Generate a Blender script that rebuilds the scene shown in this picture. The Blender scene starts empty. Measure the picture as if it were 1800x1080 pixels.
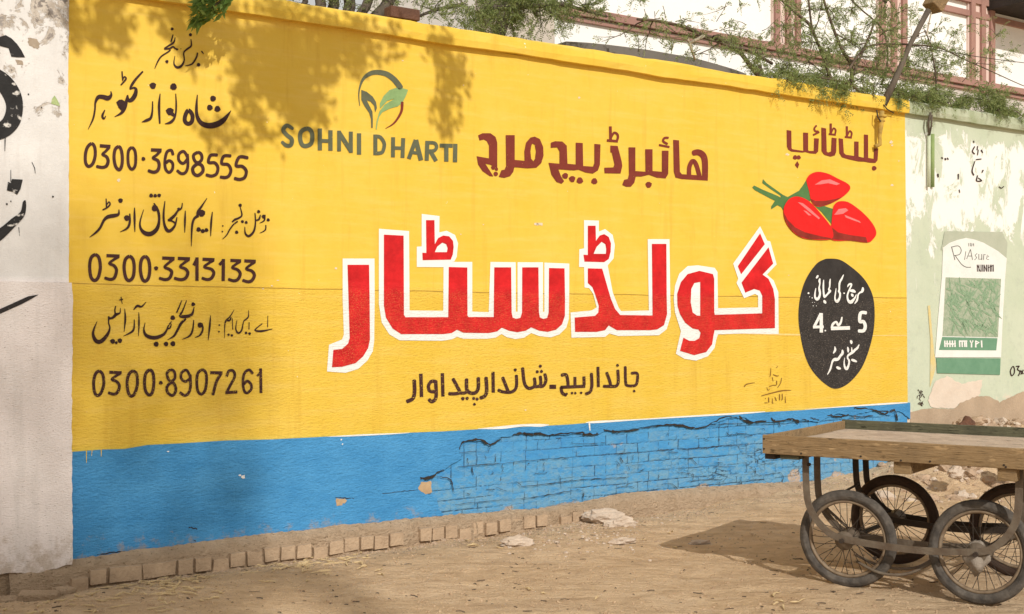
import bpy, math, random
from mathutils import Vector, Matrix, noise
from mathutils.geometry import tessellate_polygon
R = math.radians
rnd = random.Random(7)
scene = bpy.context.scene
col = scene.collection

# ------------------------------------------------------------------ camera, light, exposure
FPX, CXP, HY, CAMH = 2200.0, 900.0, 568.0, 1.6          # focal length and horizon of the 1800 px photograph
cam_d = bpy.data.cameras.new("camera"); cam = bpy.data.objects.new("camera", cam_d); col.objects.link(cam)
cam.location = (0, 0, CAMH); cam.rotation_euler = (R(90), 0, 0)
cam_d.sensor_width = 36; cam_d.lens = 36*FPX/1800; cam_d.shift_y = (HY-540)/1800
cam_d.clip_start = .05; cam_d.clip_end = 2000
scene.camera = cam
SUN_EL = R(32.5); SUN_H = Vector((.34, -.94, 0)).normalized()
SUN = (SUN_H*math.cos(SUN_EL) + Vector((0, 0, math.sin(SUN_EL)))).normalized()   # towards the sun
world = bpy.data.worlds.new("World"); scene.world = world; world.use_nodes = True
wn = world.node_tree.nodes; bg = wn["Background"]
sky = wn.new("ShaderNodeTexSky"); sky.sky_type = 'NISHITA'; sky.sun_disc = False
sky.sun_elevation = SUN_EL; sky.sun_rotation = math.atan2(SUN_H.x, SUN_H.y)
sky.air_density = 1.0; sky.dust_density = 4.0; sky.ozone_density = 1.0
wt = world.node_tree; tc = wn.new("ShaderNodeTexCoord"); cl = wn.new("ShaderNodeTexNoise"); cl.inputs['Scale'].default_value = 2.2; cl.inputs['Detail'].default_value = 6
wt.links.new(tc.outputs['Generated'], cl.inputs['Vector'])
cr = wn.new("ShaderNodeMapRange"); cr.inputs[1].default_value = .32; cr.inputs[2].default_value = .58; cr.inputs[3].default_value = .45; cr.inputs[4].default_value = .92
wt.links.new(cl.outputs[0], cr.inputs[0])
cm = wn.new("ShaderNodeMix"); cm.data_type = 'RGBA'; cm.inputs[7].default_value = (14.5, 14.1, 13.2, 1)      # bright haze cloud
wt.links.new(cr.outputs[0], cm.inputs[0]); wt.links.new(sky.outputs[0], cm.inputs[6]); wt.links.new(cm.outputs[2], bg.inputs[0]); bg.inputs[1].default_value = .068
sun_d = bpy.data.lights.new("sun", 'SUN'); sun = bpy.data.objects.new("sun", sun_d); col.objects.link(sun)
sun_d.energy = 4.2; sun_d.angle = R(.55); sun_d.color = (1, .955, .875)
sun.rotation_euler = (-SUN).to_track_quat('-Z', 'Y').to_euler()
vs = scene.view_settings; vs.view_transform = 'Standard'; vs.look = 'None'; vs.exposure = -.42; vs.gamma = 1

# ------------------------------------------------------------------ helpers
U = Vector((.8192, .5736, 0)); N = Vector((.5736, -.8192, 0)); P0 = Vector((-2.783, 7.93, 0))   # wall line
Z = Vector((0, 0, 1))
CAM = Vector((0, 0, CAMH))
def wall(s, z, o=0): return P0 + U*s + N*o + Z*z
def at_wall(x, y, o=0):
    """place on the wall (o metres in front of its face) that a point of the photograph shows"""
    d = Vector(((x-CXP)/FPX, 1, (HY-y)/FPX))
    t = (P0 + N*o - CAM).dot(N)/d.dot(N)
    return CAM + d*t
def sz(x, y, o=0):
    p = at_wall(x, y, o); return ((p-P0).dot(U), p.z)
def on_ground(x, y, z=0):
    t = (CAMH-z)*FPX/(y-HY); return Vector(((x-CXP)/FPX*t, t, z))
def tag(o, label=None, cat=None, group=None, kind=None):
    if label: o['label'] = label
    if cat: o['category'] = cat
    if group: o['group'] = group
    if kind: o['kind'] = kind
    return o
def thing(name, loc, label, cat, group=None, rz=0):
    o = bpy.data.objects.new(name, None); col.objects.link(o); o.location = loc; o.rotation_euler = (0, 0, rz)
    o.empty_display_size = .2
    return tag(o, label, cat, group)
def base_of(o):
    while o.parent: o = o.parent
    return o
class MB:
    def __init__(s): s.v = []; s.f = []; s.m = []
    def add(s, vs_, fs, mi=0):
        b = len(s.v); s.v += [tuple(v) for v in vs_]; s.f += [tuple(b+i for i in f) for f in fs]; s.m += [mi]*len(fs); return b
    def box(s, c, a, b, d):
        """box about c with half-extent vectors a, b, d"""
        c, a, b, d = map(Vector, (c, a, b, d)); vs_ = [c+a*i+b*j+d*k for k in (-1, 1) for j in (-1, 1) for i in (-1, 1)]
        fs = [(0, 2, 3, 1), (4, 5, 7, 6), (0, 1, 5, 4), (2, 6, 7, 3), (0, 4, 6, 2), (1, 3, 7, 5)]
        if a.cross(b).dot(d) < 0: fs = [f[::-1] for f in fs]
        s.add(vs_, fs)
    def aabox(s, lo, hi):
        lo, hi = Vector(lo), Vector(hi); c = (lo+hi)/2; h = (hi-lo)/2
        s.box(c, (h.x, 0, 0), (0, h.y, 0), (0, 0, h.z))
    def tube(s, pts, rad, n=6, cap=True):
        pts = [Vector(p) for p in pts]
        if not isinstance(rad, (list, tuple)): rad = [rad]*len(pts)
        rings = []
        up = None
        for i, p in enumerate(pts):
            d = (pts[min(i+1, len(pts)-1)] - pts[max(i-1, 0)])
            if d.length < 1e-9: d = Vector((0, 0, 1))
            d.normalize()
            if up is None: up = d.orthogonal().normalized()
            up = (up - d*up.dot(d)); up = up.normalized() if up.length > 1e-6 else d.orthogonal().normalized()
            w = d.cross(up)
            rings.append([p + (up*math.cos(a)+w*math.sin(a))*rad[i] for a in [2*math.pi*k/n for k in range(n)]])
        b = len(s.v)
        vs_ = [v for r in rings for v in r]; fs = []
        for i in range(len(rings)-1):
            for k in range(n): fs.append((i*n+k, i*n+(k+1) % n, (i+1)*n+(k+1) % n, (i+1)*n+k))
        if cap: fs.append(tuple(range(n-1, -1, -1))); fs.append(tuple((len(rings)-1)*n+k for k in range(n)))
        s.add(vs_, fs)
    def torus(s, c, ax, R_, r, n=40, m=10, flat=1.0, ridge=0.0):
        c = Vector(c); ax = Vector(ax).normalized(); a = ax.orthogonal().normalized(); b = ax.cross(a)
        vs_ = []; fs = []
        for i in range(n):
            t = 2*math.pi*i/n; rd = a*math.cos(t)+b*math.sin(t)
            for j in range(m):
                q = 2*math.pi*j/m; rr_ = r*(1+ridge*(math.cos(8*q)+1.6*noise.noise((5*math.cos(t), 5*math.sin(t), R_*40)))); vs_.append(c + rd*(R_+rr_*math.cos(q)) + ax*(rr_*flat*math.sin(q)))
        for i in range(n):
            for j in range(m): fs.append((i*m+j, ((i+1) % n)*m+j, ((i+1) % n)*m+(j+1) % m, i*m+(j+1) % m))
        s.add(vs_, fs)
    def prism(s, poly2, fn, o0, o1, holes=()):
        """closed outline poly2 (2-D) made solid between depth o0 (back) and o1 (front); fn(p, o) -> 3-D"""
        loops = [poly2]+list(holes)
        flat = [p for l in loops for p in l]
        tri = tessellate_polygon([[Vector((p[0], p[1], 0)) for p in l] for l in loops])
        n = len(flat)
        fr = []
        for t in tri:
            a, b, c = [flat[i] for i in t]
            ar = (b[0]-a[0])*(c[1]-a[1])-(b[1]-a[1])*(c[0]-a[0])
            fr.append(tuple(t) if ar > 0 else tuple(t[::-1]))
        vs_ = [fn(p, o1) for p in flat]+[fn(p, o0) for p in flat]
        fs = fr+[tuple(n+i for i in t[::-1]) for t in fr]
        k = 0
        for l in loops:
            m = len(l)
            for i in range(m): fs.append((k+i, k+(i+1) % m, n+k+(i+1) % m, n+k+i))
            k += m
        s.add(vs_, fs)
    def build(s, name, mat, parent=None, smooth=False, label=None, bevel=0):
        me = bpy.data.meshes.new(name); me.from_pydata(s.v, [], s.f); me.validate()
        mats = mat if isinstance(mat, (list, tuple)) else [mat]
        for m in mats: me.materials.append(m)
        if len(mats) > 1 and len(me.polygons) == len(s.m): me.polygons.foreach_set('material_index', s.m)
        if smooth: me.polygons.foreach_set('use_smooth', [True]*len(me.polygons))
        me.update()
        o = bpy.data.objects.new(name, me); col.objects.link(o)
        if parent:
            o.parent = parent
            r = base_of(o)
            if not r.get('_local'): o.matrix_parent_inverse = Matrix.Translation(-r.location) if parent == r else Matrix.Identity(4)
        if label: o['label'] = label
        if bevel:
            b = o.modifiers.new('bevel', 'BEVEL'); b.width = bevel; b.segments = 2; b.limit_method = 'ANGLE'
        return o
def catmull(pts, k=5, closed=False):
    n = len(pts); out = []
    if n < 3: return pts
    rng = range(n if closed else n-1)
    for i in rng:
        p = [pts[(i+j) % n] if closed else pts[min(max(i+j, 0), n-1)] for j in (-1, 0, 1, 2)]
        for q in range(k):
            t = q/k
            out.append(tuple(.5*((2*p[1][c]) + (-p[0][c]+p[2][c])*t + (2*p[0][c]-5*p[1][c]+4*p[2][c]-p[3][c])*t*t + (-p[0][c]+3*p[1][c]-3*p[2][c]+p[3][c])*t**3) for c in range(len(pts[0]))))
    if not closed: out.append(tuple(pts[-1]))
    return out

# ------------------------------------------------------------------ materials
class NT:
    def __init__(s, name):
        s.m = bpy.data.materials.new(name); s.m.use_nodes = True; s.t = s.m.node_tree; s.n = s.t.nodes
        s.p = s.n["Principled BSDF"]; s.p.inputs['Roughness'].default_value = .9
        s.p.inputs['Specular IOR Level'].default_value = .2
    def link(s, a, b): s.t.links.new(a, b)
    def val(s, sock, v):
        if hasattr(v, 'is_linked') or isinstance(v, bpy.types.NodeSocket): s.link(v, sock)
        else: sock.default_value = v
    def math(s, op, a, b=0.0, c=None, clamp=False):
        n = s.n.new("ShaderNodeMath"); n.operation = op; n.use_clamp = clamp
        s.val(n.inputs[0], a); s.val(n.inputs[1], b)
        if c is not None: s.val(n.inputs[2], c)
        return n.outputs[0]
    def pos(s): return s.n.new("ShaderNodeNewGeometry").outputs['Position']
    def obj(s): return s.n.new("ShaderNodeTexCoord").outputs['Object']
    def sep(s, v):
        n = s.n.new("ShaderNodeSeparateXYZ"); s.link(v, n.inputs[0]); return n.outputs
    def wallco(s):
        """(along the wall, outwards, up)"""
        g = s.pos(); r = []
        for ax in (U, N):
            d = s.n.new("ShaderNodeVectorMath"); d.operation = 'DOT_PRODUCT'; s.link(g, d.inputs[0]); d.inputs[1].default_value = ax
            r.append(d.outputs['Value'])
        c = s.n.new("ShaderNodeCombineXYZ"); s.link(s.math('SUBTRACT', r[0], P0.dot(U)), c.inputs[0]); s.link(s.math('SUBTRACT', r[1], P0.dot(N)), c.inputs[1]); s.link(s.sep(g)[2], c.inputs[2])
        return c.outputs[0]
    def scale(s, v, sc):
        n = s.n.new("ShaderNodeMapping"); s.link(v, n.inputs[0]); n.inputs['Scale'].default_value = sc; return n.outputs[0]
    def noise(s, v, scale, det=4, rough=.55, dist=0):
        n = s.n.new("ShaderNodeTexNoise"); s.link(v, n.inputs['Vector']); n.inputs['Scale'].default_value = scale
        n.inputs['Detail'].default_value = det; n.inputs['Roughness'].default_value = rough; n.inputs['Distortion'].default_value = dist
        return n.outputs[0]
    def ramp(s, v, a, b, lo=0.0, hi=1.0):
        n = s.n.new("ShaderNodeMapRange"); n.clamp = True; s.link(v, n.inputs[0])
        for i, x in enumerate((a, b, lo, hi)): n.inputs[1+i].default_value = x
        return n.outputs[0]
    def mix(s, f, a, b):
        n = s.n.new("ShaderNodeMix"); n.data_type = 'RGBA'
        s.val(n.inputs[0], f)
        for k, x in ((6, a), (7, b)):
            if isinstance(x, (tuple, list)): n.inputs[k].default_value = (*x[:3], 1)
            else: s.link(x, n.inputs[k])
        return n.outputs[2]
    def bump(s, h, st=.3, dist=.01, normal=None):
        n = s.n.new("ShaderNodeBump"); n.inputs['Strength'].default_value = st; n.inputs['Distance'].default_value = dist; s.link(h, n.inputs['Height'])
        if normal is not None: s.link(normal, n.inputs['Normal'])
        return n.outputs[0]
    def out(s, c=None, nrm=None, rough=None):
        if c is not None:
            if isinstance(c, (tuple, list)): s.p.inputs['Base Color'].default_value = (*c[:3], 1)
            else: s.link(c, s.p.inputs['Base Color'])
        if nrm is not None: s.link(nrm, s.p.inputs['Normal'])
        if rough is not None: s.val(s.p.inputs['Roughness'], rough)
        return s.m
SEAM = 1.87
def plaster_bump(t, w, gain=1.0):
    """smooth plaster above the seam, coarse horizontally trowelled below"""
    z = t.sep(w)[2]
    low = t.ramp(z, SEAM+.03, SEAM-.05)
    fine = t.noise(t.scale(w, (14, 14, 45)), 1.6, 5, .65)
    grit = t.noise(w, 120, 3, .6)
    soft = t.noise(w, 3.5, 5, .6)
    h = t.math('ADD', t.math('MULTIPLY', t.math('ADD', t.math('MULTIPLY', fine, 1.0), t.math('MULTIPLY', grit, .35)), t.math('ADD', t.math('MULTIPLY', low, .9), .1)), t.math('MULTIPLY', soft, .7))
    return t.bump(h, .55*gain, .022), low, fine
YEL = (.76, .505, .056)
def m_yellow():
    t = NT("yellow wall paint"); w = t.wallco(); nb, low, fine = plaster_bump(t, w)
    a = t.noise(t.scale(w, (1, 1, .35)), 2.2, 6, .6); b = t.noise(w, 9, 6, .65)
    c = t.mix(t.ramp(a, .35, .7), YEL, (.79, .54, .085))
    c = t.mix(t.math('MULTIPLY', t.ramp(b, .5, .8), .35), c, (.74, .43, .042))
    c = t.mix(t.math('MULTIPLY', t.math('MULTIPLY', t.ramp(fine, .56, .75), low), .45), c, (.55, .31, .05))
    br = t.noise(t.scale(w, (.5, 1, 5)), 3.2, 7, .7); dr = t.noise(t.scale(w, (5, 1, .35)), 1.7, 6, .7)
    c = t.mix(t.math('MULTIPLY', t.ramp(br, .48, .72), .45), c, (.84, .60, .17)); c = t.mix(t.math('MULTIPLY', t.ramp(dr, .54, .74), .6), c, (.64, .38, .045))
    dk = t.noise(t.scale(w, (9, 1, 42)), 2.2, 5, .75); c = t.mix(t.math('MULTIPLY', t.math('MULTIPLY', t.ramp(dk, .60, .74), low), .6), c, (.42, .24, .04))
    # small chips down to pale plaster
    ch = t.noise(t.scale(w, (1, 1, .8)), 26, 2, .5)
    c = t.mix(t.ramp(ch, .765, .78), c, (.85, .75, .55))
    return t.out(c, nb, .62)
def m_paint(name, colr, wear=.0, under=YEL, rough=.6, vary=.12, wear_low=0.0, ws=70, st=1.5):
    t = NT(name); w = t.wallco(); nb, low, fine = plaster_bump(t, w)
    a = t.noise(w, 8, 5, .65)
    c = t.mix(t.ramp(a, .3, .75), tuple(x*(1-vary) for x in colr), tuple(min(1, x*(1+vary)+.01*vary) for x in colr))
    if wear or wear_low:
        n = t.noise(t.scale(w, (1, 1, st)), ws, 3, .6)
        th = t.math('SUBTRACT', .72-.2*wear, t.math('MULTIPLY', low, .16*wear_low))
        f = t.math('MULTIPLY', t.math('SUBTRACT', n, th), 14, clamp=True)
        c = t.mix(f, c, under)
    return t.out(c, nb, rough)
def m_blue():
    t = NT("blue wall paint"); w = t.wallco(); nb, low, fine = plaster_bump(t, w, 1.25)
    a = t.noise(t.scale(w, (1, 1, 2)), 2.5, 6, .65); g = t.noise(t.scale(w, (1, 1, 3)), 45, 3, .6)
    c = t.mix(t.ramp(a, .3, .7), (.045, .245, .53), (.085, .34, .66))
    c = t.mix(t.math('MULTIPLY', t.ramp(g, .5, .75), .5), c, (.03, .16, .38))
    c = t.mix(t.math('MULTIPLY', t.ramp(g, .42, .3), .35), c, (.14, .42, .72))
    z = t.sep(w)[2]; sp = t.math('ADD', t.noise(w, 11, 6, .75), t.ramp(z, .34, .06, -.12, .22))
    c = t.mix(t.math('MULTIPLY', t.ramp(sp, .60, .76), .7), c, (.36, .30, .24))
    return t.out(c, nb, .65)
def m_blue_brick():
    t = NT("blue painted bare brick"); w = t.wallco()
    a = t.noise(t.scale(w, (1, 1, 2.2)), 3.5, 6, .7); b = t.noise(t.scale(w, (1, 1, 2)), 11, 6, .75); g = t.noise(t.scale(w, (1, 1, 2.5)), 50, 4, .7)
    at = [t.n.new("ShaderNodeAttribute") for _ in (0, 1, 2)]
    for n, nm in zip(at, ("gap_shade", "bare", "tint")): n.attribute_name = nm
    x, o, zq = t.sep(w)
    c = t.mix(t.ramp(a, .3, .72), (.050, .26, .58), (.10, .37, .66))
    pale = t.math('ADD', b, t.math('ADD', t.ramp(zq, .62, .2, 0, .15), t.ramp(x, 4, 7, 0, .05)))
    c = t.mix(t.math('MULTIPLY', t.ramp(pale, .56, .76), .75), c, (.20, .37, .50))
    c = t.mix(t.math('MULTIPLY', at[2].outputs['Fac'], t.ramp(b, .38, .6)), c, (.17, .36, .52))
    c = t.mix(t.math('MULTIPLY', t.ramp(g, .56, .72), .5), c, (.035, .17, .40))
    c = t.mix(t.math('MULTIPLY', at[1].outputs['Fac'], t.ramp(g, .36, .5)), c, t.mix(t.ramp(b, .35, .65), (.60, .43, .29), (.46, .36, .28)))
    c = t.mix(at[0].outputs['Fac'], c, (.022, .026, .035))  # near-black put into joints and crazing, standing in for their shade
    return t.out(c, t.bump(t.math('ADD', g, t.math('MULTIPLY', b, .8)), .7, .012), .85)
def m_white():
    t = NT("worn whitewash"); w = t.wallco(); z = t.sep(w)[2]
    a = t.noise(w, 2.6, 8, .68); b = t.noise(w, 14, 6, .7); g = t.noise(t.scale(w, (1, 1, 2.5)), 60, 3, .6)
    c = t.mix(t.ramp(a, .35, .7), (.77, .75, .73), (.66, .645, .63))
    pink = t.ramp(z, SEAM+.02, SEAM-.02)
    c = t.mix(pink, c, t.mix(t.ramp(a, .3, .7), (.82, .745, .72), (.87, .80, .775)))
    peel = t.math('ADD', t.noise(w, 5, 8, .7, .5), t.ramp(z, 2.5, 3.7, -.02, .26))
    c = t.mix(t.ramp(peel, .69, .71), c, t.mix(t.ramp(b, .4, .6), (.42, .36, .30), (.60, .54, .47)))
    c = t.mix(t.ramp(peel, .75, .765), c, (.24, .21, .19))
    c = t.mix(t.ramp(t.math('ADD', g, t.math('MULTIPLY', pink, .05)), .70, .76), c, (.34, .28, .25))
    c = t.mix(t.math('MULTIPLY', t.ramp(t.noise(w, 1.3, 4, .6), .5, .75), .5), c, (.66, .63, .60))
    sp = t.math('ADD', t.noise(w, 9, 7, .75), t.ramp(z, .5, .05, -.16, .24)); c = t.mix(t.math('MULTIPLY', t.ramp(sp, .56, .76), .75), c, (.46, .36, .27))
    stn = t.noise(t.scale(w, (4, 1, .5)), 1.9, 7, .7); c = t.mix(t.math('MULTIPLY', t.ramp(stn, .50, .70), .45), c, (.56, .52, .49))
    h = t.math('ADD', t.math('MULTIPLY', g, t.math('ADD', .25, pink)), t.math('MULTIPLY', b, .6))
    h = t.math('SUBTRACT', h, t.math('MULTIPLY', t.ramp(peel, .68, .72), .6))
    return t.out(c, t.bump(h, .55, .015), .9)
def m_green():
    t = NT("pale green peeling paint"); w = t.wallco(); x, o, z = t.sep(w)
    a = t.noise(w, 2.0, 6, .6); b = t.noise(w, 16, 5, .65)
    c = t.mix(t.ramp(a, .3, .7), (.50, .56, .42), (.58, .62, .49))
    st = t.noise(t.scale(w, (2.6, 1, 1.25)), 1.7, 9, .72, .7)
    zone = t.math('MULTIPLY', t.ramp(z, 3.75, 3.45), t.ramp(z, 2.15, 2.75))
    f = t.math('ADD', st, t.math('MULTIPLY', zone, .22))
    pe = t.math('MULTIPLY', t.math('SUBTRACT', f, .655), 22, clamp=True)
    gr = t.noise(w, 7, 8, .75); c = t.mix(t.math('MULTIPLY', t.ramp(gr, .52, .72), .6), c, (.40, .43, .35))
    c = t.mix(pe, c, (.84, .83, .78))
    low = t.math('ADD', a, t.ramp(z, 1.0, .4, 0, .4))
    c = t.mix(t.ramp(low, .72, .78), c, (.70, .58, .46))
    h = t.math('SUBTRACT', t.math('MULTIPLY', b, .5), t.math('MULTIPLY', pe, .4))
    return t.out(c, t.bump(h, .5, .012), .9)
def m_simple(name, c1, c2, sc=6, det=5, bump=.4, bs=40, rough=.9, world_co=True, stretch=(1, 1, 1), bd=.01, metal=0):
    t = NT(name); v = t.pos() if world_co else t.obj(); v = t.scale(v, stretch)
    a = t.noise(v, sc, det, .65); g = t.noise(v, bs, 4, .65)
    c = t.mix(t.ramp(a, .3, .7), c1, c2)
    t.p.inputs['Metallic'].default_value = metal
    return t.out(c, t.bump(t.math('ADD', g, a), bump, bd), rough)
def m_ground():
    t = NT("sandy earth"); v = t.pos()
    a = t.noise(v, .9, 6, .6); b = t.noise(v, 5, 8, .7); g = t.noise(v, 70, 4, .7); sgl = t.noise(t.scale(v, (1, 2.2, 1)), 22, 5, .7)
    c = t.mix(t.ramp(a, .3, .7), (.75, .535, .325), (.84, .63, .42))
    c = t.mix(t.math('MULTIPLY', t.ramp(b, .45, .75), .6), c, (.50, .33, .19))
    c = t.mix(t.ramp(sgl, .64, .74), c, (.22, .14, .08))
    c = t.mix(t.ramp(g, .70, .78), c, (.70, .55, .38))
    c = t.mix(t.ramp(g, .30, .24), c, (.24, .16, .10))
    wv = t.noise(t.scale(v, (.55, 2.0, 1)), 3.0, 7, .68, .6); c = t.mix(t.math('MULTIPLY', t.ramp(wv, .50, .66), .55), c, (.50, .33, .195)); c = t.mix(t.math('MULTIPLY', t.ramp(wv, .46, .34), .5), c, (.84, .64, .44))
    pb = t.n.new('ShaderNodeTexVoronoi'); t.link(v, pb.inputs['Vector']); pb.inputs['Scale'].default_value = 55; c = t.mix(t.math('MULTIPLY', t.ramp(pb.outputs['Distance'], .22, .10), t.ramp(b, .45, .65)), c, (.36, .24, .15))
    h = t.math('ADD', t.math('ADD', t.math('MULTIPLY', t.math('ADD', b, t.math('MULTIPLY', wv, 1.2)), 1.6), t.math('MULTIPLY', g, .45)), t.math('MULTIPLY', sgl, .6))
    return t.out(c, t.bump(h, 1.0, .045), .95)
def m_leaf(name, c1, c2):
    t = NT(name); i = t.n.new("ShaderNodeNewGeometry").outputs['Random Per Island']
    c = t.mix(i, c1, c2); t.out(c, None, .6)
    t.p.inputs['Transmission Weight'].default_value = 0
    tr = t.n.new("ShaderNodeBsdfTranslucent"); t.link(c, tr.inputs[0])
    mx = t.n.new("ShaderNodeMixShader"); mx.inputs[0].default_value = .45
    t.link(t.p.outputs[0], mx.inputs[1]); t.link(tr.outputs[0], mx.inputs[2])
    t.link(mx.outputs[0], t.n["Material Output"].inputs[0])
    return t.m
def m_wood(name, c1, c2, c3):
    t = NT(name); v = t.obj()
    st = t.scale(v, (1.2, 18, 18)); a = t.noise(st, 3, 6, .7, .6); b = t.noise(v, 5, 5, .65); g = t.noise(t.scale(v, (2, 40, 40)), 4, 4, .7)
    c = t.mix(t.ramp(a, .3, .7), c1, c2); c = t.mix(t.math('MULTIPLY', t.ramp(b, .45, .7), .7), c, c3)
    c = t.mix(t.math('MULTIPLY', t.ramp(g, .54, .66), .8), c, tuple(x*.3 for x in c1)); kn = t.noise(t.scale(v, (1, 3, 3)), 9, 3, .6); c = t.mix(t.math('MULTIPLY', t.ramp(kn, .62, .70), .8), c, tuple(x*.25 for x in c1)); c = t.mix(t.math('MULTIPLY', t.ramp(kn, .38, .30), .5), c, tuple(min(1, x*1.7) for x in c2))
    return t.out(c, t.bump(t.math('ADD', g, a), .8, .008), .85)

M_YEL = m_yellow(); M_BLUE = m_blue(); M_BBRICK = m_blue_brick(); M_WHITE = m_white(); M_GREEN = m_green()
M_BROWN = m_paint("dark brown lettering", (.062, .022, .018), .0, wear_low=.55, vary=.3)
M_BLACK = m_paint("black brown lettering", (.040, .016, .014), .0, wear_low=.35, vary=.3)
M_MAROON = m_paint("maroon lettering", (.20, .035, .022), .08, vary=.15)
M_RED = m_paint("red lettering", (.60, .013, .016), .08, wear_low=.74, under=(.74, .30, .09), vary=.25, ws=130, st=2.4)
M_WPAINT = m_paint("white lettering", (.84, .83, .80), .0, wear_low=.1, vary=.03)
M_GREY = m_paint("grey green lettering", (.115, .125, .075), .05, vary=.15)
M_LGREEN = m_paint("light green paint", (.25, .39, .16), .05, vary=.15)
M_STEMG = m_paint("stem green paint", (.085, .19, .062), .0, vary=.12)
M_CHILLI = m_paint("chilli red paint", (.74, .016, .015), .0, vary=.12)
M_CHILLID = m_paint("chilli deep red paint", (.26, .028, .018), .0, vary=.25)
M_CHILLIH = m_paint("chilli pink paint", (.76, .20, .20), .0, vary=.15)
M_OVAL = m_paint("black oval paint", (.036, .031, .029), .0, under=(.20, .17, .14), wear_low=.8, vary=.3, ws=48, st=4)
M_CRACK = m_simple("painted crack shade", (.02, .016, .014), (.05, .04, .03), bump=.2)  # near-black colour standing in for the shade inside cracks
M_CHIP = m_simple("bare plaster chip", (.78, .70, .56), (.66, .52, .34), 30)
M_TAN = m_simple("bare brick tan", (.52, .37, .22), (.40, .27, .16), 14, bump=.6)
M_GREYBRICK = m_simple("clay brick footing", (.56, .41, .275), (.40, .285, .19), 9, 6, .8, 60, bd=.015)
def m_mortar():
    t = NT("earthy mortar"); v = t.pos(); a = t.noise(v, 7, 7, .7); g = t.noise(t.scale(v, (1, 1, 1.6)), 42, 5, .72); k = t.noise(t.scale(v, (1, 1, 2)), 17, 4, .7)
    c = t.mix(t.ramp(a, .3, .7), (.74, .55, .38), (.56, .40, .26)); c = t.mix(t.ramp(g, .60, .68), c, (.24, .155, .09)); c = t.mix(t.ramp(k, .60, .70), c, (.74, .57, .40)); c = t.mix(t.ramp(k, .36, .30), c, (.30, .19, .11))
    return t.out(c, t.bump(t.math('ADD', t.math('MULTIPLY', k, 1.3), g), 1.0, .045), .95)
M_MORTAR = m_mortar()
M_GROUND = m_ground()
M_BARK = m_simple("grey brown bark", (.085, .07, .055), (.16, .13, .10), 12, 5, .8, 50, stretch=(1, 1, .3))
M_BARKP = m_simple("pale dry bark", (.40, .33, .24), (.52, .45, .34), 12, 5, .6, 50)
M_TWIG = m_simple("dark twig bark", (.085, .06, .045), (.17, .125, .09), 12, 5, .4, 50)
M_LEAF = m_leaf("feathery green leaf", (.16, .215, .065), (.38, .43, .18))
M_LEAFD = m_leaf("olive dry leaf", (.075, .075, .03), (.17, .165, .08))
M_LEAFB = m_leaf("broad green leaf", (.11, .20, .04), (.25, .36, .10))
M_BLDG = m_simple("white building render", (.90, .89, .87), (.86, .85, .83), 1.5, 5, .2, 30)
M_MAUVE = m_simple("dusty pink brown trim", (.40, .23, .19), (.33, .185, .155), 3, 5, .2, 30)
M_PINK = m_simple("pale pink pilaster", (.74, .58, .52), (.68, .52, .46), 3, 5, .2, 30)
M_CONC = m_simple("grey concrete", (.54, .47, .40), (.62, .55, .48), 3, 6, .4, 30)
M_TIN = m_simple("grey awning sheet", (.15, .135, .12), (.19, .17, .15), 2, 4, .15, 30)
M_DARK = m_simple("dark soffit", (.03, .025, .02), (.05, .04, .035))
M_WOOD = m_wood("weathered plank", (.27, .175, .085), (.36, .245, .13), (.20, .14, .08))
M_WOODG = m_wood("green grey weathered plank", (.10, .10, .062), (.17, .16, .10), (.075, .07, .05))
M_DECK = m_wood("pale deck board", (.50, .39, .295), (.60, .48, .37), (.36, .27, .20))
M_RUBBER = m_simple("dusty grey rubber", (.048, .042, .038), (.15, .13, .11), 14, 5, .5, 60, .85, world_co=False)
M_RUBBER_SHADED = m_simple("shaded brown rubber", (.045, .028, .02), (.07, .045, .034), 9, 5, .5, 60, .85, world_co=False)  # far tyres: shade under the table put into a darker rubber colour
M_RIM = m_simple("rusty rim steel", (.30, .23, .16), (.18, .125, .08), 20, 5, .3, 60, .6, world_co=False, metal=.2)
M_STEEL = m_simple("dusty strap steel", (.20, .165, .125), (.12, .085, .06), 12, 5, .4, 60, .65, world_co=False, metal=.2)
M_IRON = m_simple("dark iron", (.035, .026, .02), (.06, .045, .035), 12, 5, .4, 60, .65, world_co=False)
M_STRAW = m_simple("dry straw", (.62, .48, .28), (.50, .37, .20), 30)
M_RUB = m_simple("pink grey rubble", (.56, .41, .29), (.36, .255, .175), 12, 6, .8, 50, bd=.02)
M_RUBW = m_simple("pale plaster rubble", (.66, .55, .45), (.50, .39, .30), 12, 6, .7, 50, bd=.02)
M_BRICKB = m_simple("old brown brick", (.17, .085, .055), (.10, .055, .04), 10, 6, .8, 60, bd=.015)

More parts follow.
